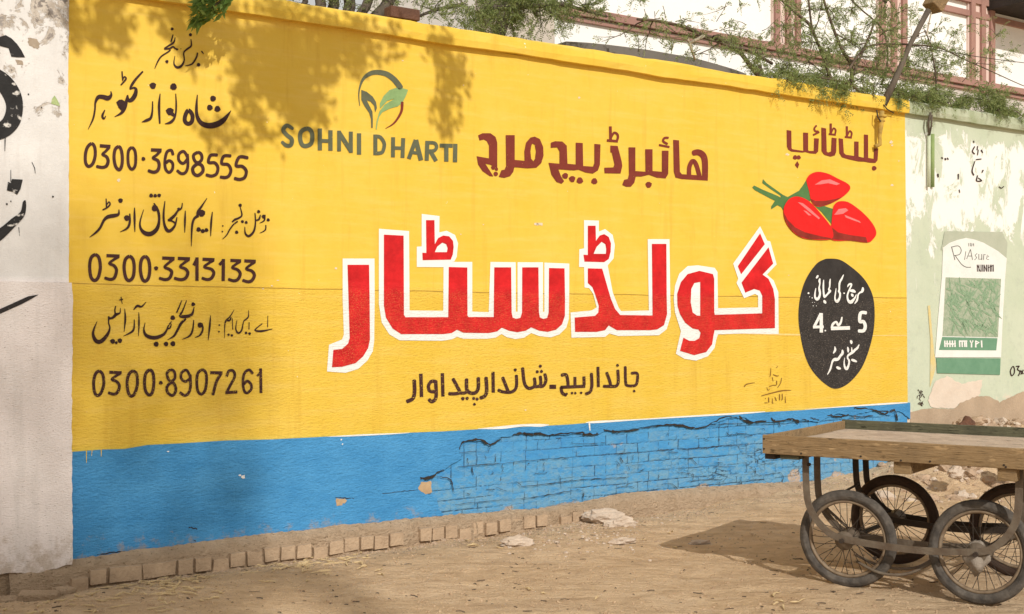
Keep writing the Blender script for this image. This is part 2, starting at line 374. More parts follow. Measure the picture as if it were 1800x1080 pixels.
# ------------------------------------------------------------------ ground
HEAP = on_ground(1800, 862)
def ground_z(x, y):
    p = Vector((x, y, 0)); o = (p-P0).dot(N); s = (p-P0).dot(U)
    z = .018*noise.noise((x*.8, y*.8, 3.1)) + .012*noise.noise((x*3, y*3, 9)) + .007*noise.noise((x*9, y*9, 1)) + .006*noise.noise((x*22, y*22, 4)) + .016*(.35-abs(noise.noise((x*2.1, y*4.2, 6)))) + .009*(.3-abs(noise.noise((x*7, y*9, 2)))) if math.hypot(x, y) < 30 else 0.0
    if o > -.5:
        k = max(0, 1-max(o-.15, 0)/.7)
        z += k*k*((-.080 if s < 4.5 else -.080*max(0, 1-(s-4.5)))*(1-.16*max(0, min(s, 4.5)))+.016*noise.noise((s*1.7, 0, 5)))
        # earth banked against the far end of the wall
        e = max(0, min(1, (s-5.2)/2.2))
        z += e*.13*max(0, 1-max(o, 0)/.9)**1.5*(1+.4*noise.noise((x*2, y*2, 8)))
    d = math.hypot((s-9.2)/1.75, (o-.45)/.9)
    if d < 1: z += .50*(1-d*d)**1.4*(1+.35*noise.noise((x*3.1, y*3.1, 2)))
    r = math.hypot(x, y)
    if r > 30: z *= .3
    return z
def axis(lo, hi, step, far):
    a = []; v = lo
    while v <= hi: a.append(v); v += step
    g = step; v = hi
    while v < far: g *= 1.35; v += g; a.append(v)
    g = step; v = lo; b = []
    while v > -far: g *= 1.35; v -= g; b.append(v)
    return b[::-1]+a
gx = axis(-4.2, 6.6, .032, 600); gy = axis(6.4, 13.0, .032, 600)
g = MB(); vs_ = [(x, y, ground_z(x, y)) for y in gy for x in gx]; nx = len(gx)
g.add(vs_, [(j*nx+i, j*nx+i+1, (j+1)*nx+i+1, (j+1)*nx+i) for j in range(len(gy)-1) for i in range(nx-1)])
tag(g.build("ground", M_GROUND, smooth=True), kind='structure')

# ------------------------------------------------------------------ the painted wall
S_END = sz(1594, 480)[0]
Z_UND = 3.72; Z_TOP = 3.85
yw = thing("painted_wall", wall(4, 0), "long yellow wall with blue foot painted with red and brown Urdu lettering", "wall")
def fsz(p, o): return wall(p[0], p[1], o)
notch = [sz(x, y) for x, y in [(765, 905), (752, 885), (733, 866), (728, 848), (770, 818), (796, 800), (796, 776), (860, 767), (950, 756), (1050, 752), (1150, 742), (1290, 731), (1400, 730), (1500, 722), (1596, 714)]]
mb = MB(); mb.prism([(-.4, -.1), (notch[0][0], -.1)]+notch+[(S_END+.015, notch[-1][1]), (S_END+.005, 1.4), (S_END-.03, Z_UND), (-.4, Z_UND)], fsz, -.23, 0)
mb.build("plaster", M_YEL, yw)
# coping: a slightly wavering cast band
def coping(s0, s1, seed, step=.11):
    m = MB(); n = int((s1-s0)/step)+1; rows = []
    for i in range(n+1):
        s = s0+(s1-s0)*i/n
        w = lambda k, a: a*noise.noise((s*1.3, k, seed))+a*.5*noise.noise((s*6, k, seed))
        rows.append([wall(s, Z_UND+w(1, .012), -.27), wall(s, Z_UND-.004+w(1, .012), .052+w(2, .008)), wall(s, Z_UND+.045+w(3, .012), .058+w(4, .008)),
                     wall(s, Z_TOP-.018+w(5, .014), .05+w(6, .01)), wall(s, Z_TOP+w(7, .016), .03+w(8, .012)), wall(s, Z_TOP+.01+w(9, .02), -.27)])
    k = 6
    fs = [(i*k+j, (i+1)*k+j, (i+1)*k+(j+1) % k, i*k+(j+1) % k) for i in range(n) for j in range(k)]
    m.add([v for r in rows for v in r], fs+[tuple(range(k)), tuple(range(n*k+k-1, n*k-1, -1))])
    return m
coping(-.4, S_END-.03, 3).build("coping", M_YEL, yw)

# blue foot: plaster coat, ragged where it has fallen from the brickwork
def px_poly(pts, o=0): return [sz(x, y, o) for x, y in pts]
top_b = [(118, 796), (128, 795), (180, 791), (220, 790), (260, 783), (320, 780), (400, 775), (480, 773), (560, 769), (640, 764), (700, 762), (780, 759), (860, 754), (920, 751), (1000, 747), (1060, 742), (1150, 737), (1230, 732), (1330, 726), (1420, 721), (1500, 715), (1560, 711), (1600, 708)]
def rag(pts, amp, step=5, seed=0):
    out = []
    for (a, b) in zip(pts, pts[1:]):
        n = max(1, int(math.hypot(b[0]-a[0], b[1]-a[1])/step))
        for i in range(n):
            t = i/n; x = a[0]+(b[0]-a[0])*t; y = a[1]+(b[1]-a[1])*t
            out.append((x+amp*noise.noise((x*.13, y*.13, seed)), y+amp*noise.noise((x*.13, y*.13, seed+7))))
    out.append(pts[-1]); return out
crack = [(1600, 737), (1580, 722), (1560, 731), (1541, 720), (1500, 731), (1470, 728), (1440, 742), (1400, 739), (1360, 742), (1325, 742), (1310, 735), (1283, 735), (1230, 753), (1192, 746), (1150, 748), (1080, 759), (1066, 755), (1052, 764), (1020, 763), (965, 766), (948, 760), (920, 762), (882, 769), (862, 781), (845, 775), (818, 776), (808, 790), (812, 806), (780, 826), (752, 838), (742, 848), (748, 866), (768, 878), (772, 895), (782, 908)]
low_l = [(782, 908), (735, 912), (690, 917), (600, 925), (520, 935), (440, 943), (360, 953), (300, 962), (240, 969), (180, 978), (128, 985), (118, 987)]
outline = top_b+rag(crack, 2.4, 5, 4)+rag(low_l, 3, 6, 2)
mb = MB(); mb.prism(px_poly(outline, .020)[::-1], fsz, -.01, .020)
mb.build("blue_coat", M_BLUE, yw)
# painted brickwork behind the fallen coat: one worn relief of courses, open joints and crazed paint
s_lo, s_hi = sz(736, 850)[0], S_END
crack_sz = sorted(sz(x, y) for x, y in crack if y < 800)
def under(s):
    for (a, za), (b, zb_) in zip(crack_sz, crack_sz[1:]):
        if a <= s <= b: return za+(zb_-za)*(s-a)/max(b-a, 1e-6)
    return crack_sz[0][1] if s < crack_sz[0][0] else crack_sz[-1][1]
def brick_relief():
    ds = .0062; ns = int((s_hi-s_lo)/ds); nz = 128
    nn = noise.noise
    V = []; gap_shade = []; bare = []; tint = []
    for i in range(ns+1):
        s0 = s_lo+(s_hi-s_lo)*i/ns; top = under(s0)+.016
        # above the left end the coat covers the courses
        for k in range(nz+1):
            z = .0+(top-.0)*k/nz
            q = (s0*2.2, z*2.2, 3.0)
            ws_ = s0+.016*nn(q)+.006*nn((s0*19, z*19, 2)); wz = z+.017*nn((s0*1.3, z*1.5, 8))+.0045*nn((s0*15, z*15, 6))
            row = math.floor(wz/.083); fz = wz/.083-row
            u = ws_/.235+(row % 2)*.5+.12*nn((row*3.3, 1, 1)); c = math.floor(u); fu = u-c
            hsh = nn((c*7.31+.5, row*5.17+.3, 2.7))
            if hsh > .18: fu = fu*2 % 1.0; fu_w = .1175; c += .37*(1 if u-c > .5 else 0)
            else: fu_w = .235
            dz = min(fz, 1-fz)*.083; du = min(fu, 1-fu)*fu_w
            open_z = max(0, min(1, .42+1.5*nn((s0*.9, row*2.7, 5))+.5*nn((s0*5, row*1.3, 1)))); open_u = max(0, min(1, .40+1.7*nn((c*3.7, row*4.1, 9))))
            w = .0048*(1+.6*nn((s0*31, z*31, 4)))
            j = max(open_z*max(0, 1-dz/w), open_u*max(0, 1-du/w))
            craze = 0
            zone = max(0, 1-abs(s0-6.1)/1.7)*max(0, min(1, (.62-z)/.2))
            if zone > .05:
                d, _ = noise.voronoi((s0*9+.5*nn((s0*6, z*6, 1)), z*25+.8*nn((s0*5, z*5, 7)), 1.5)); e = d[1]-d[0]
                craze = min(1, 1.2*zone)*max(0, 1-e/.075)*max(0, min(1, .25+1.9*nn((s0*3, z*6, 3))))
            er = .5+.5*nn((s0*8, z*10, 12)); o = .004+.006*nn((c*1.9, row*2.3, 4))+.0025*nn((s0*24, z*30, 3))+.0015*nn((s0*70, z*80, 3))
            lowz = max(0, 1-(z-.06)/.16)
            br = max(0, nn((s0*3.4, z*6, 17))*1.6-.92+.95*lowz+.28*nn((s0*22, z*26, 2)))
            tint.append(max(0, min(1, .35+1.1*nn((c*2.3+.2, row*3.9, 31))+.5*max(0, (.5-z)/.4)-.3*max(0, (z-.45)/.3)))); bare.append(min(1, br*6)); gap_shade.append(min(1, max(j, craze)*1.45))  # first value above the bare list: painted shade of joints and crazing
            V.append(wall(s0, z, o-.013*j-.005*craze-.006*min(1, br*4)))
    m = MB(); m.add(V, [(i*(nz+1)+k, (i+1)*(nz+1)+k, (i+1)*(nz+1)+k+1, i*(nz+1)+k+1) for i in range(ns) for k in range(nz)])
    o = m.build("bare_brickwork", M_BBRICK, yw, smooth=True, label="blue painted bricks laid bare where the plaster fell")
    for nm, dat in (("gap_shade", gap_shade), ("bare", bare), ("tint", tint)):
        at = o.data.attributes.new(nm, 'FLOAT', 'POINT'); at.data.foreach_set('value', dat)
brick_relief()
mb = MB(); mb.prism([(notch[0][0]-.5, -.1), (S_END+.012, -.1), (S_END+.012, .95), (notch[0][0]-.5, .95)], fsz, -.225, -.045); mb.build('brick_core', M_MORTAR, yw)
# cracks and holes
def ribbon(mb, pts, o, smooth=True, cap=True, fn=at_wall, k=5):
    p = catmull(pts, k) if smooth and len(pts) > 2 else pts
    L = []; Rr = []
    n = len(p)
    for i, q in enumerate(p):
        a = p[max(i-1, 0)]; b = p[min(i+1, n-1)]
        dx, dy = b[0]-a[0], b[1]-a[1]; l = math.hypot(dx, dy) or 1; dx /= l; dy /= l
        h = q[2]/2; L.append((q[0]+dy*h, q[1]-dx*h)); Rr.append((q[0]-dy*h, q[1]+dx*h))
    vs_ = [fn(x, y, o) for x, y in L]+[fn(x, y, o) for x, y in Rr]
    fs = [(i, n+i, n+i+1, i+1) for i in range(n-1)]
    def endcap(i, j):
        q = p[i]; a = p[j]; dx, dy = q[0]-a[0], q[1]-a[1]; l = math.hypot(dx, dy) or 1; dx /= l; dy /= l; h = q[2]/2
        return [fn(q[0]+(-dy*math.cos(t)+dx*math.sin(t)*.55)*h, q[1]+(dx*math.cos(t)+dy*math.sin(t)*.55)*h, o) for t in [math.pi*m/4 for m in range(5)]]
    mb.add(vs_, fs)
    if cap:
        for i, j in ((0, 1), (n-1, n-2)):
            c = endcap(i, j); mb.add(c, [(4, 3, 2, 1, 0)])
def crop(x0, y0, s, pts, w=None):
    out = []
    for p in pts:
        ww = p[2] if len(p) > 2 else w
        q = (x0+p[0]*s, y0+p[1]*s); out.append(q+(ww*s,) if ww is not None else q)
    return out
class Paint:
    """lettering traced in one enlarged view (x0, y0, scale); each stroke lies a fraction of a millimetre above the last"""
    def __init__(s, x0, y0, sc, o=.0035, wf=1.0): s.a = (x0, y0, sc); s.mb = MB(); s.o = o; s.k = 0; s.wf = wf; s.jag = 0
    def lift(s): s.k += 1; return s.o+.00028*(s.k % 9)
    def st(s, pts, w=None, closed=False, cap=True):
        q = [(a, b, c*s.wf) for a, b, c in crop(*s.a, pts, w)]
        if s.jag:
            q = catmull(q, 6) if len(q) > 2 else [tuple(q[0][c]+(q[1][c]-q[0][c])*t/6 for c in range(3)) for t in range(7)]
            q = [(a+s.jag*noise.noise((a*.4, b*.4, 1)), b+s.jag*noise.noise((a*.4, b*.4, 5)), max(.25, c*(.66+.85*noise.noise((a*.25, b*.25, 9))))) for a, b, c in q]
            ribbon(s.mb, q, s.lift(), False, False); return s
        if closed: q = catmull(q+[q[0]], 1) if False else catmull(q, 5, True); q = q+[q[0]]; ribbon(s.mb, q, s.lift(), False, False)
        else: ribbon(s.mb, q, s.lift(), True, cap)
        return s
    def ln(s, pts, w=None, cap=False):
        q = [(a, b, c*s.wf) for a, b, c in crop(*s.a, pts, w)]; ribbon(s.mb, q, s.lift(), False, cap); return s
    def dot(s, x, y, w):
        a = s.a; n = 8; sd = x*.7+y
        s.mb.add([at_wall(a[0]+a[2]*(x+w*.5*s.wf**.5*(1+.15*math.sin(sd+3*t))*math.cos(t+.3)), a[1]+a[2]*(y+w*.5*s.wf**.5*math.sin(t+.3)), s.lift() if t == 0 else s.o+.00028*(s.k % 9)) for t in [2*math.pi*i/n for i in range(n)]], [tuple(range(n-1, -1, -1))]); return s
    def chip(s, x, y, w):
        q = random.Random(int(x*31+y*17)); n = 7; st = q.uniform(.5, 1.0)
        return s.poly([(x+w*.55*q.uniform(.35, 1.1)*math.cos(6.283*i/n), y+w*.55*st*q.uniform(.35, 1.1)*math.sin(6.283*i/n)) for i in range(n)])
    def poly(s, pts, holes=(), smooth=False):
        f = lambda l: crop(*s.a, catmull(l, 4, True) if smooth else l)
        loops = [f(pts)]+[f(h) for h in holes]; flat = [p for l in loops for p in l]; o = s.lift()
        tri = tessellate_polygon([[Vector((p[0], p[1], 0)) for p in l] for l in loops])
        fr = []
        for t in tri:
            a, b, c = [flat[i] for i in t]; ar = (b[0]-a[0])*(c[1]-a[1])-(b[1]-a[1])*(c[0]-a[0])
            fr.append(tuple(t) if ar < 0 else tuple(t[::-1]))
        s.mb.add([at_wall(x, y, o) for x, y in flat], fr); return s
    def end(s, name, mat, parent, label=None): return s.mb.build(name, mat, parent, label=label)

ck = Paint(0, 0, 1, .0215); ck.jag = 2.0  # dark strips laid on the surface as painted crack shade
cr8 = lambda l: [(1320+x*.3519, 700+y*.3519, w*.3519) for x, y, w in l]
cr7 = lambda l: [(880+x*.3519, 700+y*.3519, w*.3519) for x, y, w in l]
for l in ([(60, 185, 6), (100, 175, 14), (150, 182, 12), (190, 178, 16), (230, 186, 8)], [(230, 186, 6), (300, 178, 9), (400, 172, 12), (425, 182, 18), (490, 180, 8)],
          [(515, 160, 6), (560, 165, 14), (600, 170, 8), (720, 150, 6), (830, 133, 10), (900, 137, 16), (960, 150, 10), (1010, 145, 7), (1110, 98, 7), (1180, 95, 6)],
          [(1190, 90, 8), (1240, 120, 14), (1330, 116, 7)]): ck.st(cr7(l))
for l in ([(0, 120, 6), (80, 116, 7)], [(100, 100, 7), (130, 118, 14), (200, 105, 10), (240, 118, 16)], [(255, 105, 6), (290, 115, 8)], [(300, 98, 6), (340, 112, 10)],
          [(380, 85, 8), (430, 92, 10), (490, 82, 8)], [(495, 95, 6), (610, 88, 8)], [(512, 52, 8), (600, 55, 10), (670, 78, 10), (715, 58, 8), (732, 112, 14)], [(610, 60, 6), (690, 70, 7), (718, 62, 8)], [(140, 120, 6), (145, 145, 4)]): ck.st(cr8(l))
for l in ([(808, 790, 2), (815, 777, 4), (845, 774, 4.5), (862, 782, 5), (880, 772, 2)], [(740, 841, 9), (757, 840, 5), (770, 830, 2), (782, 826, 1.2)], [(756, 838, 1.5), (790, 842, 2), (798, 866, 2.5)],
          [(590, 874, 3), (604, 876, 2.4), (622, 877, 1)], [(332, 928, 4), (346, 930, 3)], [(338, 949, 3), (345, 951, 2)], [(170, 976, 1.5), (205, 971, 3), (220, 970, 1.5)], [(672, 868, 1.3), (705, 864, 1.2), (735, 861, 1)]): ck.st(l)
d3 = lambda l: [(800+x/6, 730+y/6, w*.8) for x, y, w in l]; d4 = lambda l: [(1080+x/6, 720+y/6, w*.8) for x, y, w in l]
for l in ([(0, 548, 1), (120, 538, 1.6), (360, 515, 2.2), (500, 508, 1.4), (740, 482, 1.4), (1000, 462, 2), (1200, 452, 1.4)], [(130, 455, 2.6), (140, 525, 1.2)], [(180, 535, 1.5), (183, 590, 3), (208, 652, 1.2)], [(428, 410, 1.6), (430, 485, 1.4)], [(500, 520, 1.6), (505, 600, 1)], [(700, 755, 1.2), (1000, 722, 2.2), (1200, 695, 2), (1340, 680, 1.6), (1560, 668, 1.8), (1800, 660, 1.8)], [(640, 695, 1), (690, 735, 1.6), (700, 755, 1)], [(330, 782, 1.6), (420, 788, 1.4)], [(440, 766, 1.4), (500, 785, 2), (550, 800, 1.2)],
          [(0, 945, 1), (250, 920, 1.6), (500, 890, 1.2), (700, 880, 1), (900, 855, 1.8), (1150, 812, 1.6), (1290, 790, 1.4), (1340, 795, 1)], [(550, 965, 1.2), (580, 1010, 2), (630, 1024, 1.4)], [(1358, 815, 2), (1358, 890, 2.2)], [(935, 480, 1.2), (938, 600, 1)], [(1100, 620, .8), (1106, 700, 1.2)], [(1275, 375, 2), (1282, 430, 1.6)], [(1225, 300, 1), (1500, 302, 1.6)], [(1555, 412, 1.6), (1730, 408, 1.6), (1800, 400, 1.4)], [(1735, 440, 1.6), (1770, 500, 1.2)], [(840, 614, 1.8), (970, 612, 1.2)], [(770, 515, 2.2), (785, 520, 1.5)], [(1095, 255, 2.6), (1110, 235, 1.6)], [(950, 265, 2.4), (955, 255, 1.6)], [(40, 392, 1), (360, 380, 1.2)], [(365, 330, 1.2), (368, 378, 1)], [(238, 925, 1.6), (240, 1000, 1.2)], [(130, 830, 2.2), (160, 835, 1.2)]): ck.st(d3(l))
for l in ([(0, 470, 1.2), (110, 458, 1.6), (290, 455, 1)], [(108, 390, 1.4), (110, 455, 1.2)], [(455, 440, 1.6), (490, 430, 2.2), (620, 425, 1.6)], [(545, 455, 1.4), (670, 452, 1.4)], [(690, 422, 1.4), (890, 405, 2.4), (1070, 390, 2), (1200, 380, 1.4), (1410, 375, 1)], [(890, 370, 1.2), (892, 400, 1.4)], [(555, 245, 2), (572, 285, 1.2)], [(1185, 245, 1.4), (1200, 265, 2), (1280, 262, 1.4)], [(1290, 240, 2.4), (1300, 255, 2), (1390, 255, 1.6)], [(1000, 170, 1), (1200, 150, 1.8), (1380, 145, 1)], [(1660, 90, 1.4), (1675, 130, 2), (1800, 115, 1.6)], [(740, 525, 1.4), (810, 520, 2), (880, 585, 1.2)], [(0, 722, 1.4), (150, 716, 1.6)], [(660, 662, 1.2), (760, 670, 1.4), (840, 690, 1.2)], [(828, 670, 1.6), (830, 752, 1.6)], [(760, 765, 1), (900, 745, 1.4), (1140, 738, 1.6)], [(1045, 690, 1), (1050, 735, 1.4)], [(1335, 705, 1.4), (1340, 795, 1.6)], [(1485, 625, 2), (1500, 690, 1.8), (1600, 685, 1.6), (1760, 672, 1.6), (1772, 770, 1.6)], [(1110, 770, 1.2), (1122, 826, 1.6)], [(890, 770, 1), (905, 832, 1.2)], [(500, 790, 1), (600, 785, 1.4), (660, 830, 1.6), (662, 860, 1)], [(1400, 740, 1), (1580, 735, 1.4)], [(1050, 605, 1.2), (1280, 600, 1.2)], [(1360, 585, 1.4), (1430, 575, 1.6)], [(1540, 575, 1.4), (1700, 565, 1.2)], [(1330, 290, 1.2), (1460, 278, 1.4)], [(1105, 310, 2), (1112, 325, 1.4)], [(1160, 190, 3), (1172, 192, 2)], [(470, 700, 1.2), (460, 740, 1)], [(370, 740, 1.2), (375, 765, 1.4)], [(415, 840, 2), (420, 875, 1.2)], [(20, 830, 1), (120, 810, 1.4), (210, 825, 1.2)], [(1700, 580, 1), (1706, 660, 1.2)], [(130, 590, 1), (300, 582, 1.2)], [(195, 480, 1.8), (200, 530, 1)], [(60, 490, 1), (95, 560, 1.6)], [(20, 540, 1), (60, 595, 1.4)]): ck.st(d4(l))
rc = random.Random(5)
for i in range(60):                                            # fine crazing of the bare courses
    x = rc.uniform(845, 1600); lo_y = 905-.0925*(x-790); hi_y = 772-.055*(x-860)
    if rc.random() > .25+.6*max(0, 1-abs(x-1240)/260): continue
    y = rc.uniform(hi_y+6, lo_y-6); L = rc.uniform(3, 14); v = rc.random() < .22
    ck.st([(x, y, .3), (x+(L*.5 if not v else rc.uniform(-2, 2)), y+(rc.uniform(-1.5, 1) if not v else L*.3), rc.uniform(.5, 1.5)), (x+(L if not v else rc.uniform(-3, 3)), y+(rc.uniform(-2.5, 1.5) if not v else L*.6), .3)])
ck.end("crack", M_CRACK, yw)
# holes down to bare brick
hl = Paint(0, 0, 1, .0205)
hl.poly(rag([(739, 848), (757, 846), (760, 866), (748, 869), (735, 861), (739, 848)], 2.2, 3, 8)[:-1]).poly(rag([(591, 876), (605, 878), (602, 888), (591, 890), (591, 876)], 2, 2.5, 5)[:-1])
hl.poly(rag([(604, 877), (610, 879), (606, 886), (602, 884), (604, 877)], 1.5, 2, 3)[:-1])
hl.end("bare_spot", M_TAN, yw)
# white slip along the top of the blue
wl = Paint(0, 0, 1, .0218)
wl.st([(575, 768, .5), (620, 766, 2.5), (685, 763, 2), (720, 761, .5)]).st([(840, 754, .5), (880, 752, 5), (920, 748, 4), (950, 748, 5), (965, 747, 1)]).st([(1030, 743, 1), (1050, 742, 4), (1120, 738, 2), (1200, 733, 2.5), (1300, 727, 3), (1345, 724, 1)]).st([(1415, 720, .6), (1500, 714, 2), (1560, 710, 3), (1595, 708, 1.5)])
wl.st([(1036, 745, 3), (1037, 757, 1.5)]).chip(428, 838, 10).chip(422, 836, 5).chip(296, 794, 5).chip(600, 773, 4).chip(602, 781, 3)
wl.end("white_slip", M_WPAINT, yw)
# yellow runs over the blue
yr = Paint(0, 0, 1, .0218)
yr.ln([(152, 790, 2), (152, 814, .8)]).ln([(178, 788, 2), (178, 803, .8)]).ln([(162, 790, 1.5), (161, 802, .6)])
yr.end("paint_run", M_YEL, yw)
# seam between upper and lower plaster
sm = Paint(0, 0, 1, .0025)
sm.st(rag([(128, 498), (300, 503), (500, 507), (735, 512), (1000, 517), (1410, 523), (1594, 524)], 1.2, 24, 5) and [(x, y, 1.0+.7*noise.noise((x*.05, 1, 1))) for x, y in rag([(128, 498), (300, 503), (500, 507), (735, 512), (1000, 517), (1410, 523), (1594, 524)], 1.4, 24, 5)])
sm.end("plaster_seam", m_simple("seam brown", (.30, .17, .04), (.5, .3, .05), 20), yw)
sm = Paint(0, 0, 1, .0022); sm.st([(1250, 585, 1), (1370, 588, 3), (1480, 590, 2), (1594, 590, 1)])
sm.end("plaster_ridge", m_simple("pale ridge", (.84, .62, .28), (.82, .55, .16), 20), yw)
# footing of header bricks, mortar bed above
foot_l = sorted(sz(x, y) for x, y in low_l+[(880, 900), (940, 896), (1010, 886), (1090, 869), (1200, 861), (1320, 852), (1460, 846), (1598, 842)])
def foot_top(s):
    for (a, za), (b, zb_) in zip(foot_l, foot_l[1:]):
        if a <= s <= b: return za+(zb_-za)*(s-a)/max(b-a, 1e-6)+.012
    return foot_l[0][1]+.012 if s < foot_l[0][0] else foot_l[-1][1]+.012
mb = MB(); n = 420
s_a, s_b = -.4, S_END
rows = []
for i in range(n+1):
    s = s_a+(s_b-s_a)*i/n; w = noise.noise((s*4, 3, 3)); w2 = noise.noise((s*9, 5, 3))
    zt = foot_top(s)+.006*w
    bt = .022+.045*min(1, s/3); w3 = noise.noise((s*23, 1, 8))
    mo = .03*max(0, min(1, (s-4)/1.5)); w4 = noise.noise((s*31, 3, 2)); rows.append([wall(s, -.2, .085+.02*w+mo*2), wall(s, bt-.012+.018*w2, .090+.024*w+.014*w3+mo*1.6), wall(s, bt*.6+zt*.4+.014*w2, .082+.018*w2+.014*w4+mo), wall(s, bt*.3+zt*.7+.010*w3, .062+.014*w3+.012*w4+mo*.5), wall(s, zt+.008*w3+.006*w4, .026+.006*w2)])
mb.add([v for r in rows for v in r], [(i*5+j, i*5+j+1, (i+1)*5+j+1, (i+1)*5+j)[::-1] for i in range(n) for j in range(4)])
mb.build("footing_mortar", M_MORTAR, yw, smooth=True)
mb = MB(); s = -.05
while s < S_END:
    L = .12*(1+.15*noise.noise((s*11, 1, 2)))
    if noise.noise((s*1.9, 4, 4)) > .25: L *= 1.8
    if noise.noise((s*2.7, 8, 1)) > (-.6 if s < 2.6 else -.38 if s < 5.0 else .0):
        zt = .036+.038*min(1, s/3)+.022*noise.noise((s*5, 2, 2))-(.03 if noise.noise((s*4.1, 6, 6)) > .22 else 0); o = (.118 if s < 2.6 else .104)+.026*noise.noise((s*8, 3, 7)); j = lambda k: .013*noise.noise((s*13, k, 5))
        mb.prism([(s+.004+j(1), zt-.092+j(8)), (s+L-.016+j(2), zt-.09+j(9)), (s+L-.014+j(3), zt+j(4)), (s+L*.5, zt+j(7)), (s+.004+j(5), zt+j(6))], fsz, -.05, o)
    s += L
mb.build("footing_course", M_GREYBRICK, yw, bevel=.008, label="row of worn header bricks showing at the wall foot")

# ---- lettering: left column
A = (120, 30, .21111); B = (120, 240, .21111); D = (120, 500, .21111); C = (120, 420, .21111)
p = Paint(*A)
p.dot(865, 100, 26).st([(872, 150, 10), (864, 180, 12), (856, 208, 12)]).st([(890, 170, 6), (878, 212, 16), (835, 240, 14), (800, 262, 10)]).st([(800, 268, 10), (845, 262, 16), (872, 248, 14), (890, 262, 12), (914, 270, 10)])
p.st([(850, 275, 12), (830, 292, 12), (775, 328, 12), (745, 372, 12), (720, 430, 5)]).dot(822, 372, 28).dot(905, 270, 18).dot(938, 266, 8)
p.dot(1018, 148, 28).st([(1022, 185, 6), (1024, 240, 14), (990, 268, 16), (962, 298, 12), (966, 358, 12), (942, 408, 20), (905, 420, 20), (880, 388, 12), (888, 325, 5)])
p.st([(1077, 300, 12), (1066, 340, 14), (1030, 392, 14), (975, 408, 5)]).dot(1085, 398, 32).st([(1110, 285, 10), (1118, 296, 10), (1126, 306, 8)])
p.st([(355, 620, 8), (357, 652, 22), (330, 676, 40), (290, 666, 36), (250, 668, 32), (226, 712, 18), (222, 770, 15), (206, 850, 15), (165, 935, 4)]).st([(305, 775, 8), (284, 822, 20), (296, 848, 14), (312, 825, 7)])
p.st([(448, 455, 12), (450, 490, 13), (455, 520, 14)]).st([(438, 566, 10), (462, 540, 14), (482, 512, 14), (466, 498, 10), (450, 528, 10)])
p.st([(620, 455, 14), (565, 515, 20), (530, 565, 22), (515, 600, 12), (545, 590, 18), (564, 605, 26), (556, 650, 36), (530, 688, 36), (502, 695, 26), (496, 650, 8)])
p.dot(438, 722, 72).st([(492, 655, 12), (482, 710, 28), (466, 762, 32), (440, 802, 22), (385, 832, 4)]).st([(430, 740, 40), (455, 765, 40)])
p.dot(705, 573, 56).st([(702, 705, 10), (700, 785, 16), (686, 842, 22), (650, 862, 24), (612, 876, 4)]).st([(765, 640, 8), (756, 740, 22), (762, 885, 14)])
p.dot(877, 580, 58).st([(895, 640, 8), (899, 730, 15), (895, 800, 16), (880, 848, 20), (850, 878, 22), (805, 890, 5)]).dot(846, 788, 66).st([(850, 795, 40), (880, 820, 24)])
p.st([(1000, 778), (974, 822), (972, 868), (1000, 890), (1030, 868), (1033, 815)], 34, True)
p.st([(1075, 650, 8), (1068, 740, 22), (1072, 820, 28), (1102, 878, 36), (1160, 905, 46), (1230, 897, 50), (1290, 862, 42), (1332, 812, 20), (1355, 780, 5)]).dot(1205, 680, 50).dot(1178, 755, 50).dot(1242, 765, 52)
p.end("name_lettering", M_BLACK, yw, label="topmost Urdu name in dark brown beside the tree shade")
p = Paint(*B)
p.st([(195, 60), (160, 90), (143, 150), (145, 220), (170, 250), (205, 225), (224, 160), (220, 90)], 27, True)
p.ln([(262, 78), (352, 84)], 28).st([(340, 92, 24), (310, 125, 22), (285, 150, 22), (318, 168, 26), (332, 205, 28), (318, 245, 28), (285, 258, 26), (238, 250, 26)])
p.st([(420, 85), (390, 110), (381, 180), (395, 250), (425, 278), (446, 240), (450, 170), (440, 110)], 27, True).st([(530, 93), (502, 120), (497, 190), (505, 245), (530, 274), (556, 245), (562, 180), (555, 120)], 25, True)
p.dot(625, 187, 34).ln([(688, 112), (778, 115)], 27).st([(765, 122, 26), (735, 155, 22), (705, 180, 22), (745, 200, 26), (757, 240, 28), (745, 282, 28), (712, 298, 27), (668, 285, 26)])
p.st([(872, 152), (858, 116), (822, 130), (805, 200), (810, 270), (840, 300), (868, 270), (868, 222), (840, 202), (815, 220)], 25).st([(995, 175), (962, 125), (922, 148), (922, 200), (958, 225), (995, 185)], 25).st([(992, 150), (996, 245), (978, 298), (942, 310), (908, 285)], 25)
p.st([(1080, 133), (1043, 158), (1055, 205), (1085, 218), (1112, 190), (1108, 150)], 26, True).st([(1080, 228), (1038, 262), (1045, 308), (1080, 325), (1120, 292), (1116, 248)], 28, True)
p.st([(1240, 155), (1185, 158), (1168, 215), (1220, 220), (1246, 258), (1235, 310), (1195, 330), (1150, 320)], 26).st([(1352, 162), (1295, 165), (1278, 225), (1330, 235), (1354, 278), (1340, 325), (1310, 342), (1268, 338)], 26).st([(1494, 178), (1425, 172), (1398, 243), (1450, 250), (1482, 288), (1470, 340), (1430, 358), (1386, 350)], 27)
p.end("phone_number", M_BROWN, yw, label="phone number ending in 8555")
p = Paint(*B)
p.st([(315, 520, 10), (317, 555, 12), (318, 592, 12)]).st([(288, 612, 12), (325, 592, 14), (348, 566, 14), (338, 545, 10), (318, 575, 10)]).dot(435, 535, 40)
p.st([(422, 610, 8), (418, 648, 22), (380, 660, 32), (330, 670, 30), (296, 700, 22), (266, 760, 20), (230, 800, 18), (178, 840, 4)]).dot(488, 680, 50).st([(512, 645, 12), (512, 715, 20), (490, 765, 18), (432, 795, 4)]).st([(552, 595, 8), (552, 680, 20), (555, 795, 7)])
